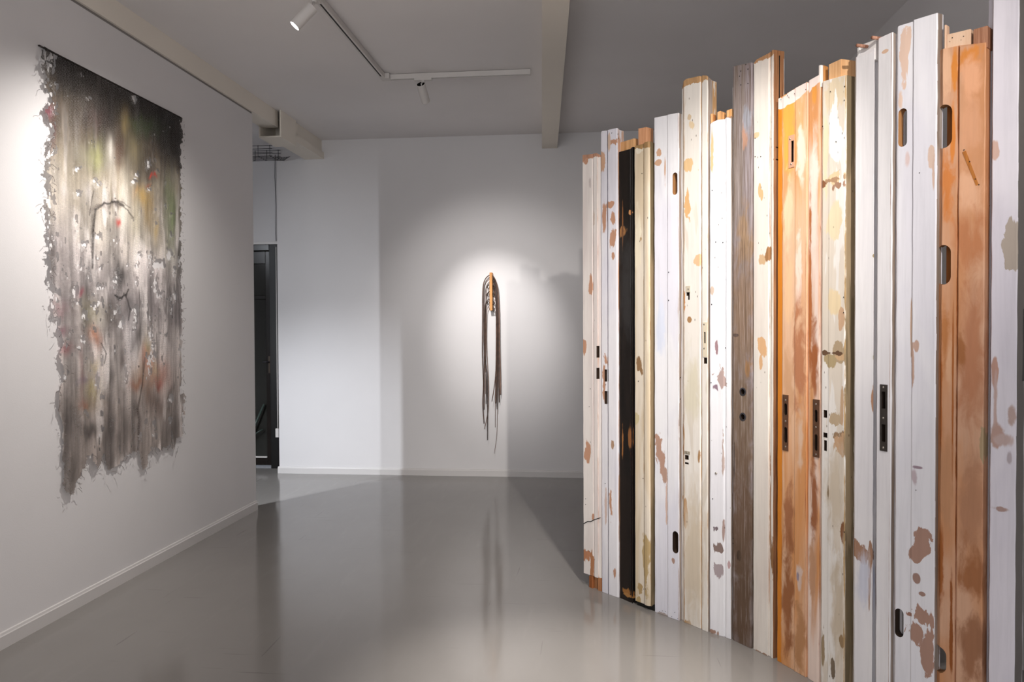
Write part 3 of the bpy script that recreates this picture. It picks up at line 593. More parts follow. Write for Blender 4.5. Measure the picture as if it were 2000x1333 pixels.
def plank(label, prof, T, m_args, holes=(), bottom=0.0, wob=.0009, side=None):
    """prof: (px, v, ytop[, 's']) from left to right; 's' = v is solved so the face is square to the plank"""
    first, last = prof[0][0], [p for p in prof if len(p) < 4][-1][0]
    K = Plank(first, last); pts = []; prev = 0
    for p in prof:
        if len(p) == 4: v = max(-.075, min(K.side(p[0], prev), pts[-1][1]-.002)); u = prev
        else: v = p[1]; u = K.at(p[0], 636, v)[0]
        pts.append((u, v, K.zt(p[0], p[2], u, v))); prev = u
    vb = min(min(q[1] for q in pts)-.004, -T)
    ring = pts + [(pts[-1][0], vb, pts[-1][2]), (pts[0][0], vb, pts[0][2])]
    nr = 44; V = []; m = len(ring); sd = random.random()*100
    for j in range(nr+1):
        f = j/nr
        for i, (u, v, zt) in enumerate(ring):
            z = bottom+(zt-bottom)*f; a = math.sin(z*31+i*7+sd)*.5+math.sin(z*77+i*3+sd*2)*.3+random.uniform(-.4, .4)
            b = math.sin(z*23+i*5+sd*3)*.5+random.uniform(-.4, .4)
            if i >= m-2: a = b = 0
            V.append((u+a*wob, -(v+b*wob*.7), z))
    Fc = [(j*m+i, j*m+(i+1) % m, (j+1)*m+(i+1) % m, (j+1)*m+i) for j in range(nr) for i in range(m)]
    Fc += [tuple(range(m))[::-1], tuple(nr*m+i for i in range(m))]
    args = dict(m_args); pa = []
    for q in args.pop('patches', ()):
        x, y, rx, ry, h = q[:5]; wb, sf = (q[5], q[6]) if len(q) > 5 else (1.3, .1)
        u, z = K.at(x, y); ru = K.at(x+rx, y)[0]-u; rz = z-K.at(x, y+ry)[1]; pa.append((u, z, abs(ru), abs(rz), h, wb, sf))
    ed = [K.at(x, 636)[0] for x in args.pop('edges', ())]
    if 'topy' in args: x, y = args.pop('topy'); args['top'] = K.at(x, y)[1]
    plank.count += 1
    mat = surf('coat_%d' % plank.count, patches=pa, edges=ed, seed=plank.count, **args)
    si = {i-1 for i, p in enumerate(prof) if len(p) == 4} if side else ()
    fi = [2 if f < nr*m and f % m in si else 0 for f in range(len(Fc))]
    o = mesh_obj('plank', V, Fc, [mat, M_hole, side or M_rawd, M_pocketshade], None, fi)
    cut = []
    for h in holes:   # (x0, x1, y0, y1, vfront, depth, rounded)
        x0, x1, y0, y1, vf, dp, rd = h
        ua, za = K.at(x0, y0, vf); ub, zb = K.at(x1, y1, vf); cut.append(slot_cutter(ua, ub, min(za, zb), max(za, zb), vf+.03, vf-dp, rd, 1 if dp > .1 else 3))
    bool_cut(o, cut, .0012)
    o.location = (K.O.x-.75, K.O.y-3.5, 0); o.rotation_euler.z = math.atan2(K.t.y, K.t.x); o.parent = scr; o['label'] = label
    K.obj = o; K.pts = pts; return K
plank.count = 0
def lock_plate(K, x0, x1, y0, y1, v, slots, screws, mat, name='lock_plate', label=None, rd=True):
    ua, za = K.at(x0, y0, v); ub, zb = K.at(x1, y1, v)
    o = box_obj(name, (ua, -v-.0025, zb), (ub, -v+.001, za), mat)
    cut = []
    for (a, b, c, d) in slots:
        p, q = K.at(a, c, v); r, s_ = K.at(b, d, v); cut.append(slot_cutter(p, r, min(q, s_), max(q, s_), v+.02, v-.02, rd))
    o.data.materials.append(mat); bool_cut(o, cut, 0); o.parent = K.obj
    if label: o['label'] = label
    for (x, y) in screws:
        bm = bmesh.new(); u, z = K.at(x, y, v)
        bmesh.ops.create_uvsphere(bm, u_segments=12, v_segments=6, radius=.0042, matrix=Matrix.Translation((u, -v-.0025, z)) @ Matrix.Diagonal((1, .45, 1, 1)))
        bm_obj('screw', bm, M_screw, K.obj, True)
def block(K, pa, pb, v0, depth, ytl, ytr, ybot, mat, name='tenon_block', label=None, n=1):
    """square stub standing behind or on top of a plank: front face between columns pa..pb"""
    ua = K.at(pa, 636, v0)[0]; ub = K.at(pb, 636, v0)[0]
    za = K.zt(pa, ytl, ua, v0); zb = K.zt(pb, ytr, ub, v0); zl = K.zt(pa, ybot, ua, v0)
    V = [(ua, -v0, zl), (ub, -v0, zl), (ub, -v0+depth, zl), (ua, -v0+depth, zl), (ua, -v0, za), (ub, -v0, zb), (ub, -v0+depth, zb), (ua, -v0+depth, za)]
    o = mesh_obj(name, V, [(0, 3, 2, 1), (4, 5, 6, 7), (0, 1, 5, 4), (1, 2, 6, 5), (2, 3, 7, 6), (3, 0, 4, 7)], mat, K.obj)
    b = o.modifiers.new('bevel', 'BEVEL'); b.width = .0025; b.segments = 2
    if label: o['label'] = label
    return o
def nails(K, pts, v=0.0, r=.0028):
    bm = bmesh.new()
    for x, y in pts:
        u, z = K.at(x, y, v); bmesh.ops.create_circle(bm, cap_ends=True, segments=8, radius=r, matrix=Matrix.Translation((u, -v-.0006, z)) @ Matrix.Rotation(PI/2, 4, 'X'))
    bm_obj('nail_holes', bm, M_black, K.obj)['kind'] = 'stuff'

def scar(K, a, b, w, v, mat, nm='scar'):
    (u1, z1), (u2_, z2) = K.at(*a, v), K.at(*b, v); d = Vector((u2_-u1, z2-z1)).normalized(); s_ = Vector((-d.y, d.x))*w
    pts = [Vector((u1, z1))+s_, Vector((u1, z1))-s_, Vector((u2_, z2))-s_*.8, Vector((u2_, z2))+s_*.8]
    V = [(p.x, -v-.0008, p.y) for p in pts]+[(p.x, -v+.002, p.y) for p in pts]
    mesh_obj(nm, V, [(0, 1, 2, 3), (7, 6, 5, 4), (0, 4, 5, 1), (1, 5, 6, 2), (2, 6, 7, 3), (3, 7, 4, 0)], mat, K.obj)
PK = 'B98C72'; PK2 = 'C9A084'; WH = 'E2DFE2'; WH2 = 'D8D5DC'
# 1 pinkish white, crack near the foot
K = plank('narrow off-white plank with a flat face and beaded edge, cracked across near its foot', [(1138.5, 0, 303), (1157.5, 0, 301), (1158.5, -.005, 301), (1160, .002, 300), (1167, .002, 299), (1168, -.006, 300), (1173.5, -.008, 303)], .045,
    dict(A='E0D8D2', B='D5CAC5', wood=PK, fx=6, edges=(1138.5, 1167), ew=.0007, topy=(1150, 311), patches=((1142, 312, 6, 9, PK), (1153, 560, 3.5, 17, PK), (1147, 885, 7, 16, PK), (1140, 680, 5, 14, PK), (1158, 1010, 4, 10, PK), (1147, 1085, 8, 13, 'B07A5A'), (1156, 1110, 3, 40, 'A97552'), (1165, 1145, 6, 6, 'B07A52'), (1160, 430, 2, 14, 'C9B8AC'), (1152, 355, 2, 9, 'C4B8B4')), specks=.35, rough=.5),
    holes=((1165, 1168.6, 676, 699, .002, .03, False), (1165, 1168.6, 719, 741, .002, .03, False)), bottom=.07)
nails(K, ((1151, 795), (1144, 975), (1144, 986), (1151, 1078), (1153, 760)))
for a_, b_ in (((1140, 1023.5), (1148, 1019)), ((1147.5, 1019), (1154, 1019.5)), ((1153.5, 1019.5), (1160, 1016)), ((1159.5, 1016.2), (1172.5, 1012))): scar(K, a_, b_, .0022, .0026, M_black, 'crack')
block(K, 1149, 1156, -.002, .03, 1125, 1126, 1155, raw_wood('foot_wood', 'A8683C', '6E3C1C'), 'foot_stub', 'bare brown wooden stub under the plank'); block(K, 1157, 1166, -.018, .025, 1125, 1125, 1158, M_rawd, 'foot_stub'); block(K, 1166, 1173, -.004, .03, 1130, 1130, 1162, raw_wood('foot_wood_b', 'B88058', '8A5836'), 'foot_stub')
# 2 white with groove and pink patches
K = plank('slim white plank with a central groove and pinkish bare patches along its upper half', [(1174.5, -.004, 262), (1176, -.002, 256), (1186, 0, 255), (1187.4, -.018, 255), (1188, 0, 254), (1204, .001, 250), (1207.5, -.002, 250), (1210, 0, 254, 's')], .05,
    dict(A=WH, B=WH2, wood=PK2, fx=5, edges=(1207,), ew=.001, patches=((1196, 277, 7, 7, PK), (1190, 275, 3, 16, 'C8AE9C'), (1177, 318, 4, 16, PK2), (1180, 425, 4, 28, PK, 1, .3), (1192, 400, 6, 6, PK), (1196, 428, 5, 12, PK), (1197, 465, 6, 17, PK), (1198, 500, 3, 7, PK), (1180, 738, 4, 40, PK), (1197, 868, 3, 7, 'A88870'), (1193, 985, 3.5, 26, PK), (1200, 1125, 4, 18, PK), (1183, 1000, 2, 40, 'CDB6AC')), rough=.4),
    holes=((1180.5, 1185.5, 722, 746, 0, .03, False), (1180.5, 1186, 764, 790, 0, .03, False)))
nails(K, ((1195, 260), (1207, 262), (1208, 270), (1182, 945), (1183, 752)))
# 3 black
K = plank('burnt black plank with scraped brown marks, darkest one of the screen', [(1209.5, -.004, 297), (1231.5, -.004, 291), (1232, -.010, 291), (1233.5, -.002, 290), (1235, -.002, 288), (1236, -.016, 287), (1239.5, -.016, 287)], .05,
    dict(A='14100E', B='221A16', wood='8A5A34', fx=8, edges=(1209.5, 1231), ew=.0009, patches=((1216, 452, 6, 7, 'B07A48', 1.6, .3), (1230, 415, 3, 5, 'C08A5A'), (1215, 860, 1.6, 26, 'A06A3C', 1, .3), (1229, 860, 3, 30, '8A5A34', 1.2, .4), (1220, 1155, 12, 6, '9C6A38', 2.4, .3), (1215, 440, 1, 40, '8A5A34', 1, .3), (1222, 560, 10, 90, '2E2C2C', 1, .6), (1226, 1164, 11, 3, 'A87844', 1.2, .2)), rough=.28))
block(K, 1210, 1239, -.022, .03, 279, 270, 320, raw_wood('fresh_block', 'E0AE7C', 'C08C5A'), 'top_rail_stub', 'bare pale wooden rail stub behind the black plank')
# 4 beige beaded
K = plank('yellowed beige plank with a rounded bead, peeling right edge and a bare block on top', [(1240, 0, 285), (1257, .001, 281), (1259, .008, 278), (1263, .009, 277), (1267, .007, 276), (1270, 0, 276), (1271, .002, 276), (1278, 0, 280, 's')], .055, side=M_olive,
    m_args=dict(A='DACEBD', B='CDBBA0', wood='A98558', fx=9, thr=(.4, .6), edges=(1271, 1258), ew=.0024, ewear=.7, topy=(1250, 292), chips=.0, patches=((1250, 288, 6, 9, 'DED4C0'), (1248, 455, 6, 14, 'E6DCC4', 1, .1), (1252, 467, 3, 5, 'A88A60'), (1247, 715, 6, 14, '8A6A4A', 2, .1), (1243, 820, 4, 9, 'C2B28C'), (1246, 480, 5, 60, 'E0D4BC', 1, .4), (1253, 1148, 7, 9, 'B09468', 1.5, .1), (1246, 1175, 6, 7, 'B49A6C'), (1263, 1090, 7, 60, 'B39A6E', 1.2, .2), (1275, 560, 4, 180, 'B59C62', .8, .4), (1274, 460, 3, 60, 'F0E6D0', 1.5, .1)), specks=.5, rough=.5), bottom=.022)
nails(K, ((1254, 339), (1247, 745), (1256, 935)), .002)
block(K, 1247, 1263, -.010, .055, 251, 248, 300, raw_wood('warm_block', 'D9A27C', 'C08458'), 'tenon_block', 'square bare wooden block rising behind the beige plank')
block(K, 1243, 1277, -.008, .04, 1170, 1184, 1203, M_black, 'foot_shade', 'black block standing in for the shade under the plank')  # black block fills the gap as the shade under the plank
# 5 white with two slots
K = plank('white plank in two levels with an oval slot near the top and another near the foot', [(1278.5, 0, 230), (1303.5, 0, 225), (1304.5, .005, 224), (1325, .006, 220), (1327, .002, 221), (1331, 0, 223, 's')], .05, side=M_shaded,
    m_args=dict(A='E6E4E6', B='DAD8E0', wood='B7998A', fx=4, edges=(1326,), ew=.0014, patches=((1286, 298, 5, 6, PK2), (1284, 318, 6, 5, PK2), (1299, 325, 1.5, 30, PK2, 1, .3), (1285, 870, 6, 30, 'B08C7A'), (1294, 905, 4, 22, 'B08C7A'), (1298, 930, 4, 12, 'B09080'), (1302, 990, 2, 36, 'CBB0A4'), (1316, 1096, 3, 5, 'A8887A'), (1294, 1202, 13, 6, 'A89A94', .8, .1), (1290, 640, 8, 50, 'D2D6E4', 1, .6)), rough=.35),
    holes=((1313.5, 1323, 338, 380, .006, .12, True), (1313.5, 1325, 1037, 1083, .006, .035, True)))
nails(K, ((1306, 532), (1306, 587), (1329, 738), (1329, 780)), .006)
for (pts_) in (((1312, 1205), (1318, 1197), (1316, 1210), (1324, 1209)), ((1288, 1195), (1294, 1194), (1300, 1195))): nails(K, pts_, .0065, .002)
# 6 cream with bare ground showing
K = plank('tall cream plank with rounded top, brown bare patches and old latch cut-outs', [(1332, -.012, 176), (1334.5, -.012, 163), (1335.5, 0, 158), (1340, 0, 154), (1367, 0, 148), (1368.5, -.004, 149), (1370.5, -.004, 149), (1371.5, .003, 147), (1381, .003, 147), (1383.5, -.001, 151), (1391.5, 0, 158, 's')], .06, side=M_shaded,
    m_args=dict(A='E6DFD6', B='DBD1C4', wood='C79C6E', fx=8, thr=(.54, .57), edges=(1336, 1369, 1383.5), ew=.0022, ewear=.75, topy=(1355, 163), patches=((1347, 230, 4, 5, 'D4BC9C'), (1351, 245, 6, 13, 'E0C8A4', 1, .1), (1343, 320, 8, 10, 'E0BC8C'), (1342, 405, 7, 28, 'D9AC78'), (1364, 332, 3, 4, 'E4C8A0'), (1361, 510, 9, 12, 'E0B890'), (1348, 625, 4, 5, 'A88058'), (1350, 758, 5, 4, 'AE8A60'), (1346, 745, 8, 2, 'B89870', 2, .1), (1335, 580, 3, 20, 'CC9468'), (1337, 1000, 6, 28, 'B88A5C'), (1333, 860, 2, 60, 'B08258'), (1365, 890, 2, 16, 'A8825A'), (1340, 1222, 16, 10, 'B58C60', 2, .1), (1345, 1065, 2, 30, 'BFA588'), (1355, 1100, 20, 120, 'D2C3AE', .8, .6), (1352, 760, 15, 60, 'D8CFBA', 1, .6)), specks=.55, rough=.5),
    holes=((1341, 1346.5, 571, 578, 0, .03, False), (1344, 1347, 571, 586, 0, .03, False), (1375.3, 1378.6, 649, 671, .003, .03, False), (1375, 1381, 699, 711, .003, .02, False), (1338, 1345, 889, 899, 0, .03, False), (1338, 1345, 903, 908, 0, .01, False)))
lock_plate(K, 1340, 1348.5, 559, 571, .0002, (), ((1345, 565),), plain('painted_plate', 'CFC3AE', .5), 'latch_plate'); lock_plate(K, 1337.5, 1347.5, 881, 888.5, .0002, (), ((1342, 884.5),), plain('painted_plate_b', '9A907E', .5), 'latch_plate')
lock_plate(K, 1373.5, 1381.5, 630, 698, .0032, ((1375.3, 1378.6, 649, 671),), ((1376, 634), (1376, 681)), plain('painted_plate_c', 'DCCFB8', .5), 'latch_plate', None, False)
# 7 white plank with tenons
M_ten = raw_wood('tenon_wood', 'E3B27E', 'C68E54')
K = plank('plain white plank with splintered bare tenons sticking up from its top', [(1386.5, 0, 243), (1389, .001, 241), (1392, .001, 238), (1401, .001, 234), (1413.5, .001, 233), (1415, -.003, 233), (1417.5, -.003, 230), (1418.5, .004, 229), (1428.5, .004, 226), (1431, 0, 229, 's')], .05, side=M_shaded,
    m_args=dict(A='E9E7E9', B='E2E0E4', wood='B48A6C', fx=4, edges=(1429.5,), ew=.0018, topy=(1395, 236), patches=((1391, 300, 3, 40, 'D9B48A', 1, .3), (1391, 568, 4, 9, 'C8B4A4', 1.5, .2), (1400, 680, 2, 9, '9A7C80', 2, .2), (1405, 735, 8, 12, 'B09A94', 3, .1), (1396, 755, 5, 7, '8A7480', 2, .15), (1413, 1035, 2, 20, 'A89088', 1, .2), (1401, 1033, 4, 5, '7A6C70', 3, .1), (1401, 1072, 7, 7, '87736C', 3.2, .1), (1403, 1110, 6, 8, 'A89A9C', 3, .2), (1392, 1235, 8, 4, 'A08070', 2, .2), (1424, 1103, 3, 6, 'C0A0A0'), (1412, 900, 2, 30, 'B8A49C', 2, .2), (1400, 360, 12, 3, 'D4CCCC', 3, .3)), specks=.25, rough=.38))
nails(K, ((1398, 473), (1412, 474), (1391, 372), (1390, 595), (1423, 718), (1417, 680), (1389, 748), (1392, 975)), .002)
bm = bmesh.new(); u, z = K.at(1399, 925, .001); bmesh.ops.create_uvsphere(bm, u_segments=14, v_segments=8, radius=.006, matrix=Matrix.Translation((u, -.003, z)) @ Matrix.Diagonal((1, .6, 1, 1))); bm_obj('screw_head', bm, M_screw, K.obj, True)
block(K, 1387.3, 1391, -.004, .03, 223, 221, 260, M_ten); block(K, 1391, 1395, -.012, .02, 223, 224, 260, raw_wood('tenon_side', 'B87C48', '8E5A30'))
block(K, 1400.5, 1407, -.006, .05, 219, 216, 250, M_ten); block(K, 1407, 1414, -.03, .02, 221, 219, 236, M_ten); block(K, 1418.5, 1428.5, -.003, .04, 216, 212, 245, M_ten, 'tenon_block')
# thin strip behind the grey board
K = plank('thin white lath squeezed behind the weathered grey board', [(1430.5, -.028, 171), (1436, -.028, 169)], .05, dict(A='E2DCD8', B='D2C8C4', wood=PK, edges=(1431,), ew=.001, rough=.45))
# 8 weathered grey board
K = plank('weathered grey-brown bare board with two round holes stacked at mid height', [(1431.5, .002, 130), (1433, .006, 129.5), (1467.5, .006, 122), (1471.5, 0, 123, 's')], .05,
    dict(A='93888A', B='84776F', wood='64503F', fx=10, fz=.7, grain=.75, patches=((1456, 470, 12, 60, 'A08468', 1.2, .5), (1456, 260, 5, 26, 'B98E78', 1.5, .3), (1460, 235, 7, 22, '9C9DA6', 1.5, .5), (1450, 620, 22, 130, '8C7462', 1, .6), (1452, 850, 24, 150, '7A6656', 1, .6), (1450, 1040, 24, 130, '6B5444', 1, .6), (1452, 1200, 24, 120, '5E4838', 1, .6), (1445, 1087, 4, 8, '3A2A20', 1, .2), (1463, 720, 7, 18, '9A7450', 1, .3), (1438, 655, 7, 3, '5A4A44', 1, .2), (1436, 900, 1, 40, '2A2020', 1, .2)), rough=.72),
    holes=((1445.5, 1456.5, 759, 772.5, .006, .035, True), (1445.5, 1456.5, 808, 821.5, .006, .035, True)))
nails(K, ((1457, 126), (1461, 135), (1447, 139), (1444.5, 149), (1461, 163), (1447, 166), (1432, 1052), (1432, 1062)), .0066)
for yc in (765.7, 814.7):
    u, z = K.at(1451, yc, .006); bm = bmesh.new()
    for i in range(20):
        a0, a1 = 2*PI*i/20, 2*PI*(i+1)/20; R0, R1 = .0125, .0185
        vs = [bm.verts.new((u+r_*math.cos(a), -y_, z+r_*math.sin(a)*1.02)) for a in (a0, a1) for r_, y_ in ((R0, .006), (R0, .0085), (R1, .0078), (R1, .006))]
        for f in ((0, 1, 5, 4), (1, 2, 6, 5), (2, 3, 7, 6)): bm.faces.new([vs[j] for j in f])
    bm_obj('hole_ring', bm, M_wire, K.obj)
# 9 cream with raw split side
K = plank('tall cream plank with a flat face and a split raw brown right side', [(1472, 0, 123), (1477, .001, 116), (1500.5, .001, 104), (1502, -.006, 103), (1505.5, -.006, 100), (1507, .001, 98), (1511, .001, 97), (1518, 0, 98, 's'), (1530, 0, 100, 's')], .05, side=M_rawd,
    m_args=dict(A='E4DCD2', B='DDD2C8', wood='B98A62', fx=6, edges=(1501.5, 1513), ew=.0018, topy=(1490, 117), patches=((1477, 264, 6, 5, 'E0BC96', .8, .1), (1484, 372, 3, 12, 'D8AC80', .6, .1), (1488, 381, 2.5, 9, 'D8AC80', .6, .1), (1489, 507, 6, 10, 'C8A884', 1.2, .1), (1501, 498, 5, 12, '9A7048', 2, .1), (1488, 680, 9, 18, 'D8AC80', 1, .06), (1486, 705, 4, 16, 'D8AC80', .8, .08), (1507, 590, 2, 100, 'C8B49C', 1, .4), (1503, 1000, 1.5, 80, 'A07858', 1, .2), (1485, 1280, 16, 6, 'A8836A', 1.2, .1), (1510, 1095, 5, 30, '8A6440', 1.5, .15), (1514, 1040, 2.5, 50, '8A6038', 1, .2), (1522, 170, 9, 90, 'B98458', .8, .3)), specks=.3, rough=.48))
nails(K, ((1475, 306), (1486, 306), (1475, 270)), .001)
bm = bmesh.new(); v2 = K.pts[-1][1]; u2 = K.pts[-2][0]
for (za, zb, vv) in ((2.30, 2.625, .55), (2.12, 2.30, .62)): box(bm, (u2-.001, -(v2*vv)-.0035, za), (u2+.0012, -(v2*vv)+.0015, zb-.01))
for yy in (287, 311): u, z = K.at(1511, yy); box(bm, (u2-.001, .01, z-.0015), (u2+.0014, .035, z+.0015))
bm_obj('side_split', bm, M_black, K.obj)
# 10 + 11 orange pair
ORp = dict(A='D2935E', B='DFB594', wood='A8582A', fx=9, fz=1.0, thr=(.4, .6), rough=.34)
K = plank('broad orange varnished plank with a pale cut top and two inset lock plates', [(1519, .0, 193), (1528, .0, 188), (1528.8, .003, 187), (1552, .003, 173), (1553, .006, 172), (1575, .006, 160), (1577, 0, 161)], .05,
    dict(ORp, edges=(1576,), ew=.001, patches=((1523, 700, 5, 900, 'D07E24', .3, .1), (1541, 250, 13, 90, 'E8A44C', .6, .4), (1564, 240, 9, 70, 'E2A678', 1, .4), (1540, 420, 8, 70, 'EFC8A4', 1.4, .5), (1567, 300, 7, 60, 'EDD0BC', 1.4, .5), (1541, 560, 9, 50, 'E6BC94', 1.2, .5), (1562, 520, 6, 60, 'ECD2C0', 1.4, .5), (1563, 700, 10, 90, 'B97C58', 1.4, .5), (1541, 750, 8, 60, 'CFA07A', 1, .5), (1566, 860, 5, 60, 'DAB79C', 1.2, .5), (1540, 1010, 10, 60, 'A86E4A', 1.2, .5), (1541, 1180, 11, 100, '98603A', 1.2, .5), (1562, 1130, 5, 26, 'D6BCAE', 1.5, .3), (1560, 1128, 2.5, 9, '9A8A94', 1, .3), (1564, 1250, 10, 60, 'B58258', 1.4, .5),
        (1538, 196, 26, 10, 'EADAD2', .35, .06), (1528, 203, 14, 9, 'EADAD2', .35, .06), (1548, 186, 16, 9, 'E8D8D0', .35, .06), (1563, 178, 13, 10, 'E6CFC6', .35, .06), (1571, 172, 9, 10, 'E6CFC6', .3, .06), (1519, 200, 7, 14, 'EADAD2', .2, .06))),
    holes=((1530.5, 1538.5, 778, 876, .003, .03, False), (1542.5, 1551, 272, 320, .003, .02, False)))
lock_plate(K, 1529.2, 1540, 771, 882, .0032, ((1532, 1538, 788, 812), (1532, 1538, 834, 866)), ((1535, 782), (1535, 823), (1535, 873)), M_brass, label='brown metal strike plate with two slots')
lock_plate(K, 1541, 1551.8, 266, 326, .0032, ((1545.5, 1551, 276, 316),), ((1544, 272), (1546, 321)), plain('pinkish_plate', 'C89A7E', .4), 'latch_plate', 'pale latch plate with an open notch', False)
nails(K, ((1525.5, 195), (1538, 187), (1541, 190), (1552, 183), (1574, 175), (1537, 183)), .006, .0022)
K = plank('narrow mottled orange plank with a lock plate and a thin lath rising from its top', [(1578.5, -.004, 158), (1580, .002, 157), (1597, .003, 147), (1601, .002, 145), (1602.5, -.003, 146)], .05,
    dict(ORp, edges=(1579, 1602), ew=.001, B='EDD6C8', patches=((1590, 380, 7, 140, 'EFDCCE', 1.2, .6), (1583, 560, 3, 160, 'B56C3C', 1, .4), (1592, 700, 7, 60, 'A8643A', 1.2, .5), (1590, 980, 6, 60, 'A06440', 1.2, .5), (1588, 1130, 6, 60, 'C49472', 1.2, .5), (1592, 186, 6, 20, 'E09848', 1, .4), (1592, 156, 15, 12, 'EADAD2', .3, .06), (1582, 170, 5, 12, 'EADAD2', .3, .06))),
    holes=((1590, 1597.5, 792, 884, .003, .03, False),))
lock_plate(K, 1588.5, 1600.3, 780, 895, .0034, ((1591.5, 1597.5, 800, 826), (1591.5, 1597.5, 848, 882)), ((1594.5, 790), (1594.5, 835), (1594.5, 888)), M_brass, label='brown metal strike plate with two slots')
block(K, 1597.5, 1602, .001, .012, 128, 127, 172, plain('white_lath', 'E8DED6', .5), 'upright_lath'); block(K, 1602, 1608.5, -.012, .02, 127, 130, 175, raw_wood('lath_side', 'C88E50', '9A6030'), 'upright_lath')
# 12 worn cream, dark side
K = plank('broad flaking cream plank with a dark olive right side and a square block on top', [(1605, -.002, 160), (1606.5, .004, 159), (1617.5, .005, 156), (1619, .007, 155), (1649, .008, 147), (1653, .003, 147), (1668, 0, 150, 's')], .06, side=M_olive,
    m_args=dict(A='DFD3C4', B='ECE6DF', wood='B79668', fx=10, fz=1.6, thr=(.5, .525), edges=(1606, 1653), ew=.002, ewear=.6, patches=((1630, 190, 22, 32, 'DFCDB0', .8, .1), (1630, 235, 10, 46, 'F2EEE8', 1, .05), (1636, 280, 17, 40, 'F4F1EC', 1.1, .05), (1614, 300, 6, 90, 'E6D4B4', 1, .3), (1634, 345, 17, 14, 'E3C8A0', 1.5, .05), (1628, 352, 26, 4, 'B08C6C', 3, .1), (1644, 362, 10, 5, 'A8826A', 3, .1), (1634, 430, 14, 36, 'E8D6B4', 1.2, .1), (1633, 590, 14, 26, 'E8D2AC', .7, .12), (1647, 620, 6, 22, 'CDA888', .9, .06), (1640, 690, 13, 18, 'B59E80', 1.2, .05), (1626, 704, 10, 14, 'B39E78', 1, .05), (1645, 697, 10, 5, 'D0AC84', 2, .1), (1629, 690, 13, 2.5, '6A4E38', 3, .1), (1633, 822, 14, 16, 'BFA88A', 1.2, .05), (1638, 850, 18, 8, '9C7E60', 3, .15), (1644, 868, 12, 18, 'C9A27E', 1.8, .08), (1648, 800, 3, 36, 'C9A888', 1, .1), (1632, 960, 18, 70, 'D3C4B0', 1, .5), (1620, 960, 2, 14, '8C7456', 1, .2), (1649, 1040, 7, 14, '8A5C3C', 1.6, .1), (1640, 1190, 12, 100, 'CDBDA8', 1, .5), (1630, 1305, 4, 16, '7A6A58', 1.2, .1), (1645, 1250, 5, 12, '9A7E5C'), (1609, 1270, 4, 40, 'A08A6C', 1, .1), (1660, 640, 7.5, 560, '8A775A', .5, .12), (1661, 250, 6, 120, 'D8C4A0', 1, .5), (1610, 360, 5, 6, '8A5A3C', 1.5, .1)), specks=.45, rough=.55),
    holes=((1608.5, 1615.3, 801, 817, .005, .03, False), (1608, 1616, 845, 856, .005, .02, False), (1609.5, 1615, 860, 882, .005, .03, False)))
nails(K, ((1622, 179), (1650, 169), (1633, 277), (1649, 196), (1648, 581), (1648, 611), (1607, 247), (1649, 1040)), .009)
block(K, 1617, 1641, -.004, .075, 126, 115, 175, raw_wood('fresh_square', 'E6B888', 'CF9A68'), 'tenon_block', 'square bare block on top of the flaking plank')
block(K, 1608, 1613, -.03, .02, 150, 148, 175, M_rawd, 'tenon_block')
# 13 white rail plank with groove and dowels
K = plank('white two-part plank with a deep groove, dark lock plate and two dowels at its top', [(1669, -.006, 113), (1670.5, .004, 112), (1706, .006, 101), (1707, -.030, 78), (1712.5, -.030, 76), (1713.5, .006, 75.5), (1740.5, .007, 63), (1742.5, .003, 62.5), (1748, 0, 66, 's')], .055, side=M_shaded,
    m_args=dict(A='ECE8E8', B='E4E0E2', wood='A5745C', fx=3, edges=(1669, 1741), ew=.0008, patches=((1731, 101, 8, 3.5, 'DDB89C', .6, .1), (1708, 785, 5, 28, 'B08468', .8, .08), (1677, 1075, 14, 18, 'A9826A', 1, .04), (1687, 1085, 10, 18, 'A9826A', .8, .04), (1702, 1085, 4, 30, 'A9826A', .8, .04), (1700, 1140, 3, 60, 'B89C8C', .8, .1), (1688, 1140, 12, 50, 'D2D2DE', 1, .5), (1709, 500, 3, 5, 'A89470'), (1709, 700, 2, 10, '9C8C5C')), rough=.32),
    holes=((1721, 1729.5, 762, 805, .006, .05, False), (1721, 1729.5, 828, 868, .006, .05, False)))
lock_plate(K, 1719.6, 1733.3, 751, 883, .0066, ((1723, 1730, 765, 799), (1723, 1730, 829, 864)), ((1726, 757), (1726, 817), (1726, 875)), plain('dark_lock_plate', '5A5450', .3, .1, 20, .0003, .8), label='dark steel lock plate with two rectangular slots', rd=False)
block(K, 1674, 1708, -.006, .04, 90, 77, 130, plain('white_rail', 'E6E0DC', .4), 'top_rail'); block(K, 1672, 1677, -.002, .04, 94, 92, 130, plain('white_rail_b', 'EAE6E2', .4), 'top_rail')
for (x, y) in ((1693, 92), (1718, 76)):
    u, z = K.at(x, y, .0); bm = bmesh.new(); tube(bm, [(u-.004, .01, z+.004), (u, -.048 if x < 1700 else -.036, z)], .0062, 14); bm_obj('dowel', bm, raw_wood('dowel_wood', 'C09078', '8A5C48'), K.obj, True)
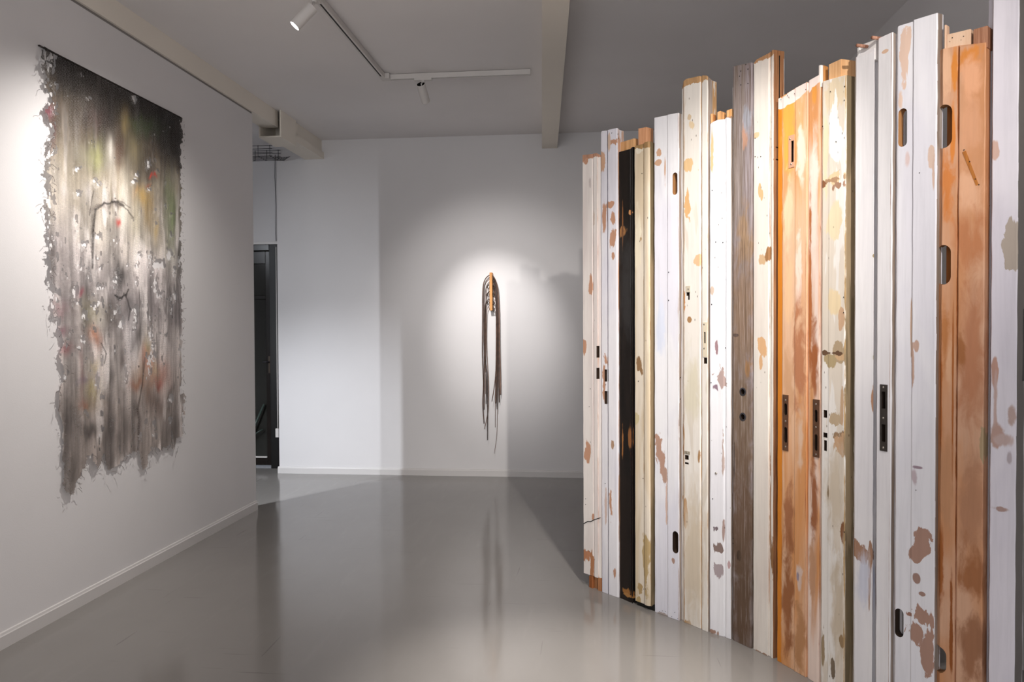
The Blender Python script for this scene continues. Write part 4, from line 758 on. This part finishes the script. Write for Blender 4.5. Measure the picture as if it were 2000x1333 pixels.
# 14 white broad
K = plank('broad white plank in two levels with oval through-slots and large pinkish bare patches', [(1749.5, -.002, 58), (1751, .003, 52), (1754, .004, 50), (1781, .004, 42), (1782, .010, 39), (1826, .010, 26), (1829, .006, 25), (1837.5, 0, 28, 's')], .03, side=M_shaded,
    m_args=dict(A='E4E1E4', B='DBD8DE', wood='B0846C', fx=4, edges=(1750,), ew=.001, patches=((1768, 105, 9, 50, 'DDBFAC', 1.0, .1), (1776, 80, 5, 26, 'DDBFAC', .8, .1), (1760, 200, 4, 16, 'E0C4B2', 1, .3), (1773, 313, 4, 12, 'D6C0BC', 1, .4), (1822, 310, 6, 20, 'D2B8A8', .8, .1), (1826, 345, 3, 30, 'CCB0A0', 1, .2), (1793, 677, 5, 12, 'C0A090', .6, .15), (1785, 715, 4, 36, 'C0A090', 1, .1), (1781, 640, 2, 60, 'BFA28E', .6, .15), (1795, 913, 10, 3, '9A8690', 1, .3), (1789, 930, 5, 12, 'C0B0B4', 1, .4),
        (1800, 1050, 22, 20, 'A88474', 1.2, .05), (1806, 1066, 18, 22, 'A88474', 1.2, .05), (1788, 1082, 14, 16, 'A88474', 1, .05), (1793, 1130, 8, 11, 'A08074', .4, .12), (1804, 1160, 7, 5, 'A08074', .5, .12), (1806, 1205, 26, 26, 'A88474', 1.4, .05), (1796, 1235, 22, 28, 'A88474', 1.3, .05), (1814, 1265, 14, 50, 'A88474', 1, .05), (1780, 1200, 8, 5, '9A7060', 2, .08)), rough=.35),
    holes=((1754.5, 1771.5, 214, 285, .004, .16, True), (1747.5, 1764.5, 1187, 1248, .004, .04, True)))
nails(K, ((1789, 958), (1796, 338)), .0105, .0018)
# 15 orange broad
K = plank('broad orange-brown plank with a bare cut top, open side slots and a diagonal scar', [(1833, -.012, 100), (1836.5, -.004, 97), (1839, .004, 96), (1868, .006, 90), (1870, -.001, 90), (1871.5, .009, 93), (1920.5, .010, 84), (1922.5, .008, 83), (1926.5, 0, 86, 's')], .035,
    dict(A='C48A60', B='CDA082', wood='A4602E', fx=7, fz=1.5, thr=(.38, .62), edges=(1870,), ew=.0018, rough=.4, patches=((1850, 140, 14, 40, 'DCAE8C', 1.2, .4), (1866, 140, 6, 60, 'D08238', 1, .4), (1895, 110, 22, 20, 'D08440', 1.2, .4), (1898, 160, 18, 40, 'DCA27C', 1, .5), (1900, 250, 24, 50, 'CF9874', 1, .5), (1852, 360, 14, 60, 'C87C42', 1.2, .4), (1862, 260, 5, 60, 'D0803C', .8, .3), (1895, 380, 24, 40, 'D8A684', 1, .5), (1893, 480, 22, 60, 'B97A52', 1.2, .5), (1898, 700, 24, 120, 'B47A58', 1, .6), (1880, 680, 9, 40, 'A0663C', 1.2, .5), (1845, 650, 8, 60, 'B27444', 1.3, .5), (1858, 720, 8, 50, 'D0A07C', 1.3, .5), (1838, 780, 3, 150, 'A8602C', .8, .4), (1862, 780, 2, 200, 'A4602E', .6, .3), (1850, 950, 14, 90, 'BC8862', 1.2, .5), (1900, 1000, 24, 100, 'B07E5E', 1, .6), (1838, 1100, 6, 80, '9A5826', 1, .4), (1900, 1120, 22, 50, '9E6640', 1.2, .5), (1900, 1260, 24, 60, '9A6A4C', 1.2, .5), (1859, 1220, 3, 100, '8E4E20', 1, .3), (1920, 870, 5, 32, 'A8906E', 1, .08)),),
    holes=((1825, 1859.5, 208, 287, .005, .16, True), (1825, 1857, 480, 556, .005, .16, True), (1815, 1848, 1258, 1320, .005, .16, True)))
scar(K, (1883, 296), (1909, 362), .0055, .010, raw_wood('scar_wood', 'BC7A38', '95551F'))
block(K, 1847, 1863, -.048, .012, 200, 200, 565, raw_wood('dark_orange_back', '9A5A24', '5E3410'), 'backing_lath')
block(K, 1841, 1845, -.002, .03, 49, 48, 110, raw_wood('pale_lath', 'E2C0A4', 'D0A688'), 'upright_lath')
block(K, 1845.5, 1892.5, -.004, .04, 68, 56.5, 115, raw_wood('pale_rail', 'E0C0A4', 'CDA585', 30), 'rail_stub', 'pale bare rail stub on the left of the cut top'); block(K, 1897, 1925, .004, .05, 58, 50, 100, raw_wood('brown_rail', 'B48468', '8E5E44', 90), 'rail_stub', 'darker brown end-grain stub on the right of the cut top')
nails(K, ((1860, 74), (1882, 71), (1883, 293), (1894, 316), (1912, 361), (1905, 350)), .0108, .002)
# 16 last white
K = plank('last white plank at the far right with a grey-brown bare patch and grey side', [(1926.5, -.045, -20), (1935, -.045, -20), (1936, .0, -22), (1985, .0, -42), (1987.5, -.003, -42), (2030, 0, -42, 's')], .05, side=M_greyside,
    m_args=dict(A='DCD6DC', B='D2CCD4', wood='A59484', fx=4, edges=(1987,), ew=.0008, patches=((1980, 480, 18, 55, 'A99C90', .8, .04), (1972, 500, 10, 26, 'A99C90', .8, .06), (1943, 295, 8, 18, 'C9A89A', .6, .15), (1943, 725, 6, 30, 'B89080', .8, .2), (1944, 800, 4, 60, 'BFA49C', 1, .4), (1946, 850, 12, 22, 'B49488', 1.2, .3), (1975, 812, 8, 16, 'B49C94', 1, .3), (1960, 860, 14, 10, 'BCA49E', 1, .4), (1955, 995, 14, 5, 'A88C84', 1.2, .25), (1971, 895, 4, 10, 'B0A4A8', 1, .4)), rough=.38),
    holes=((1926, 1933, 402, 474, -.045, .03, False),))
u = K.pts[-1][0]; vm = K.side(1998, u); z1 = K.at(1997, 604, vm)[1]; z2 = K.at(1997, 745, vm)[1]
bm = bmesh.new(); box(bm, (u-.004, -vm, z2), (u+.0012, -vm+.022, z1)); bm_obj('side_plate', bm, plain('dark_side_plate', '3A3634', .4), K.obj)
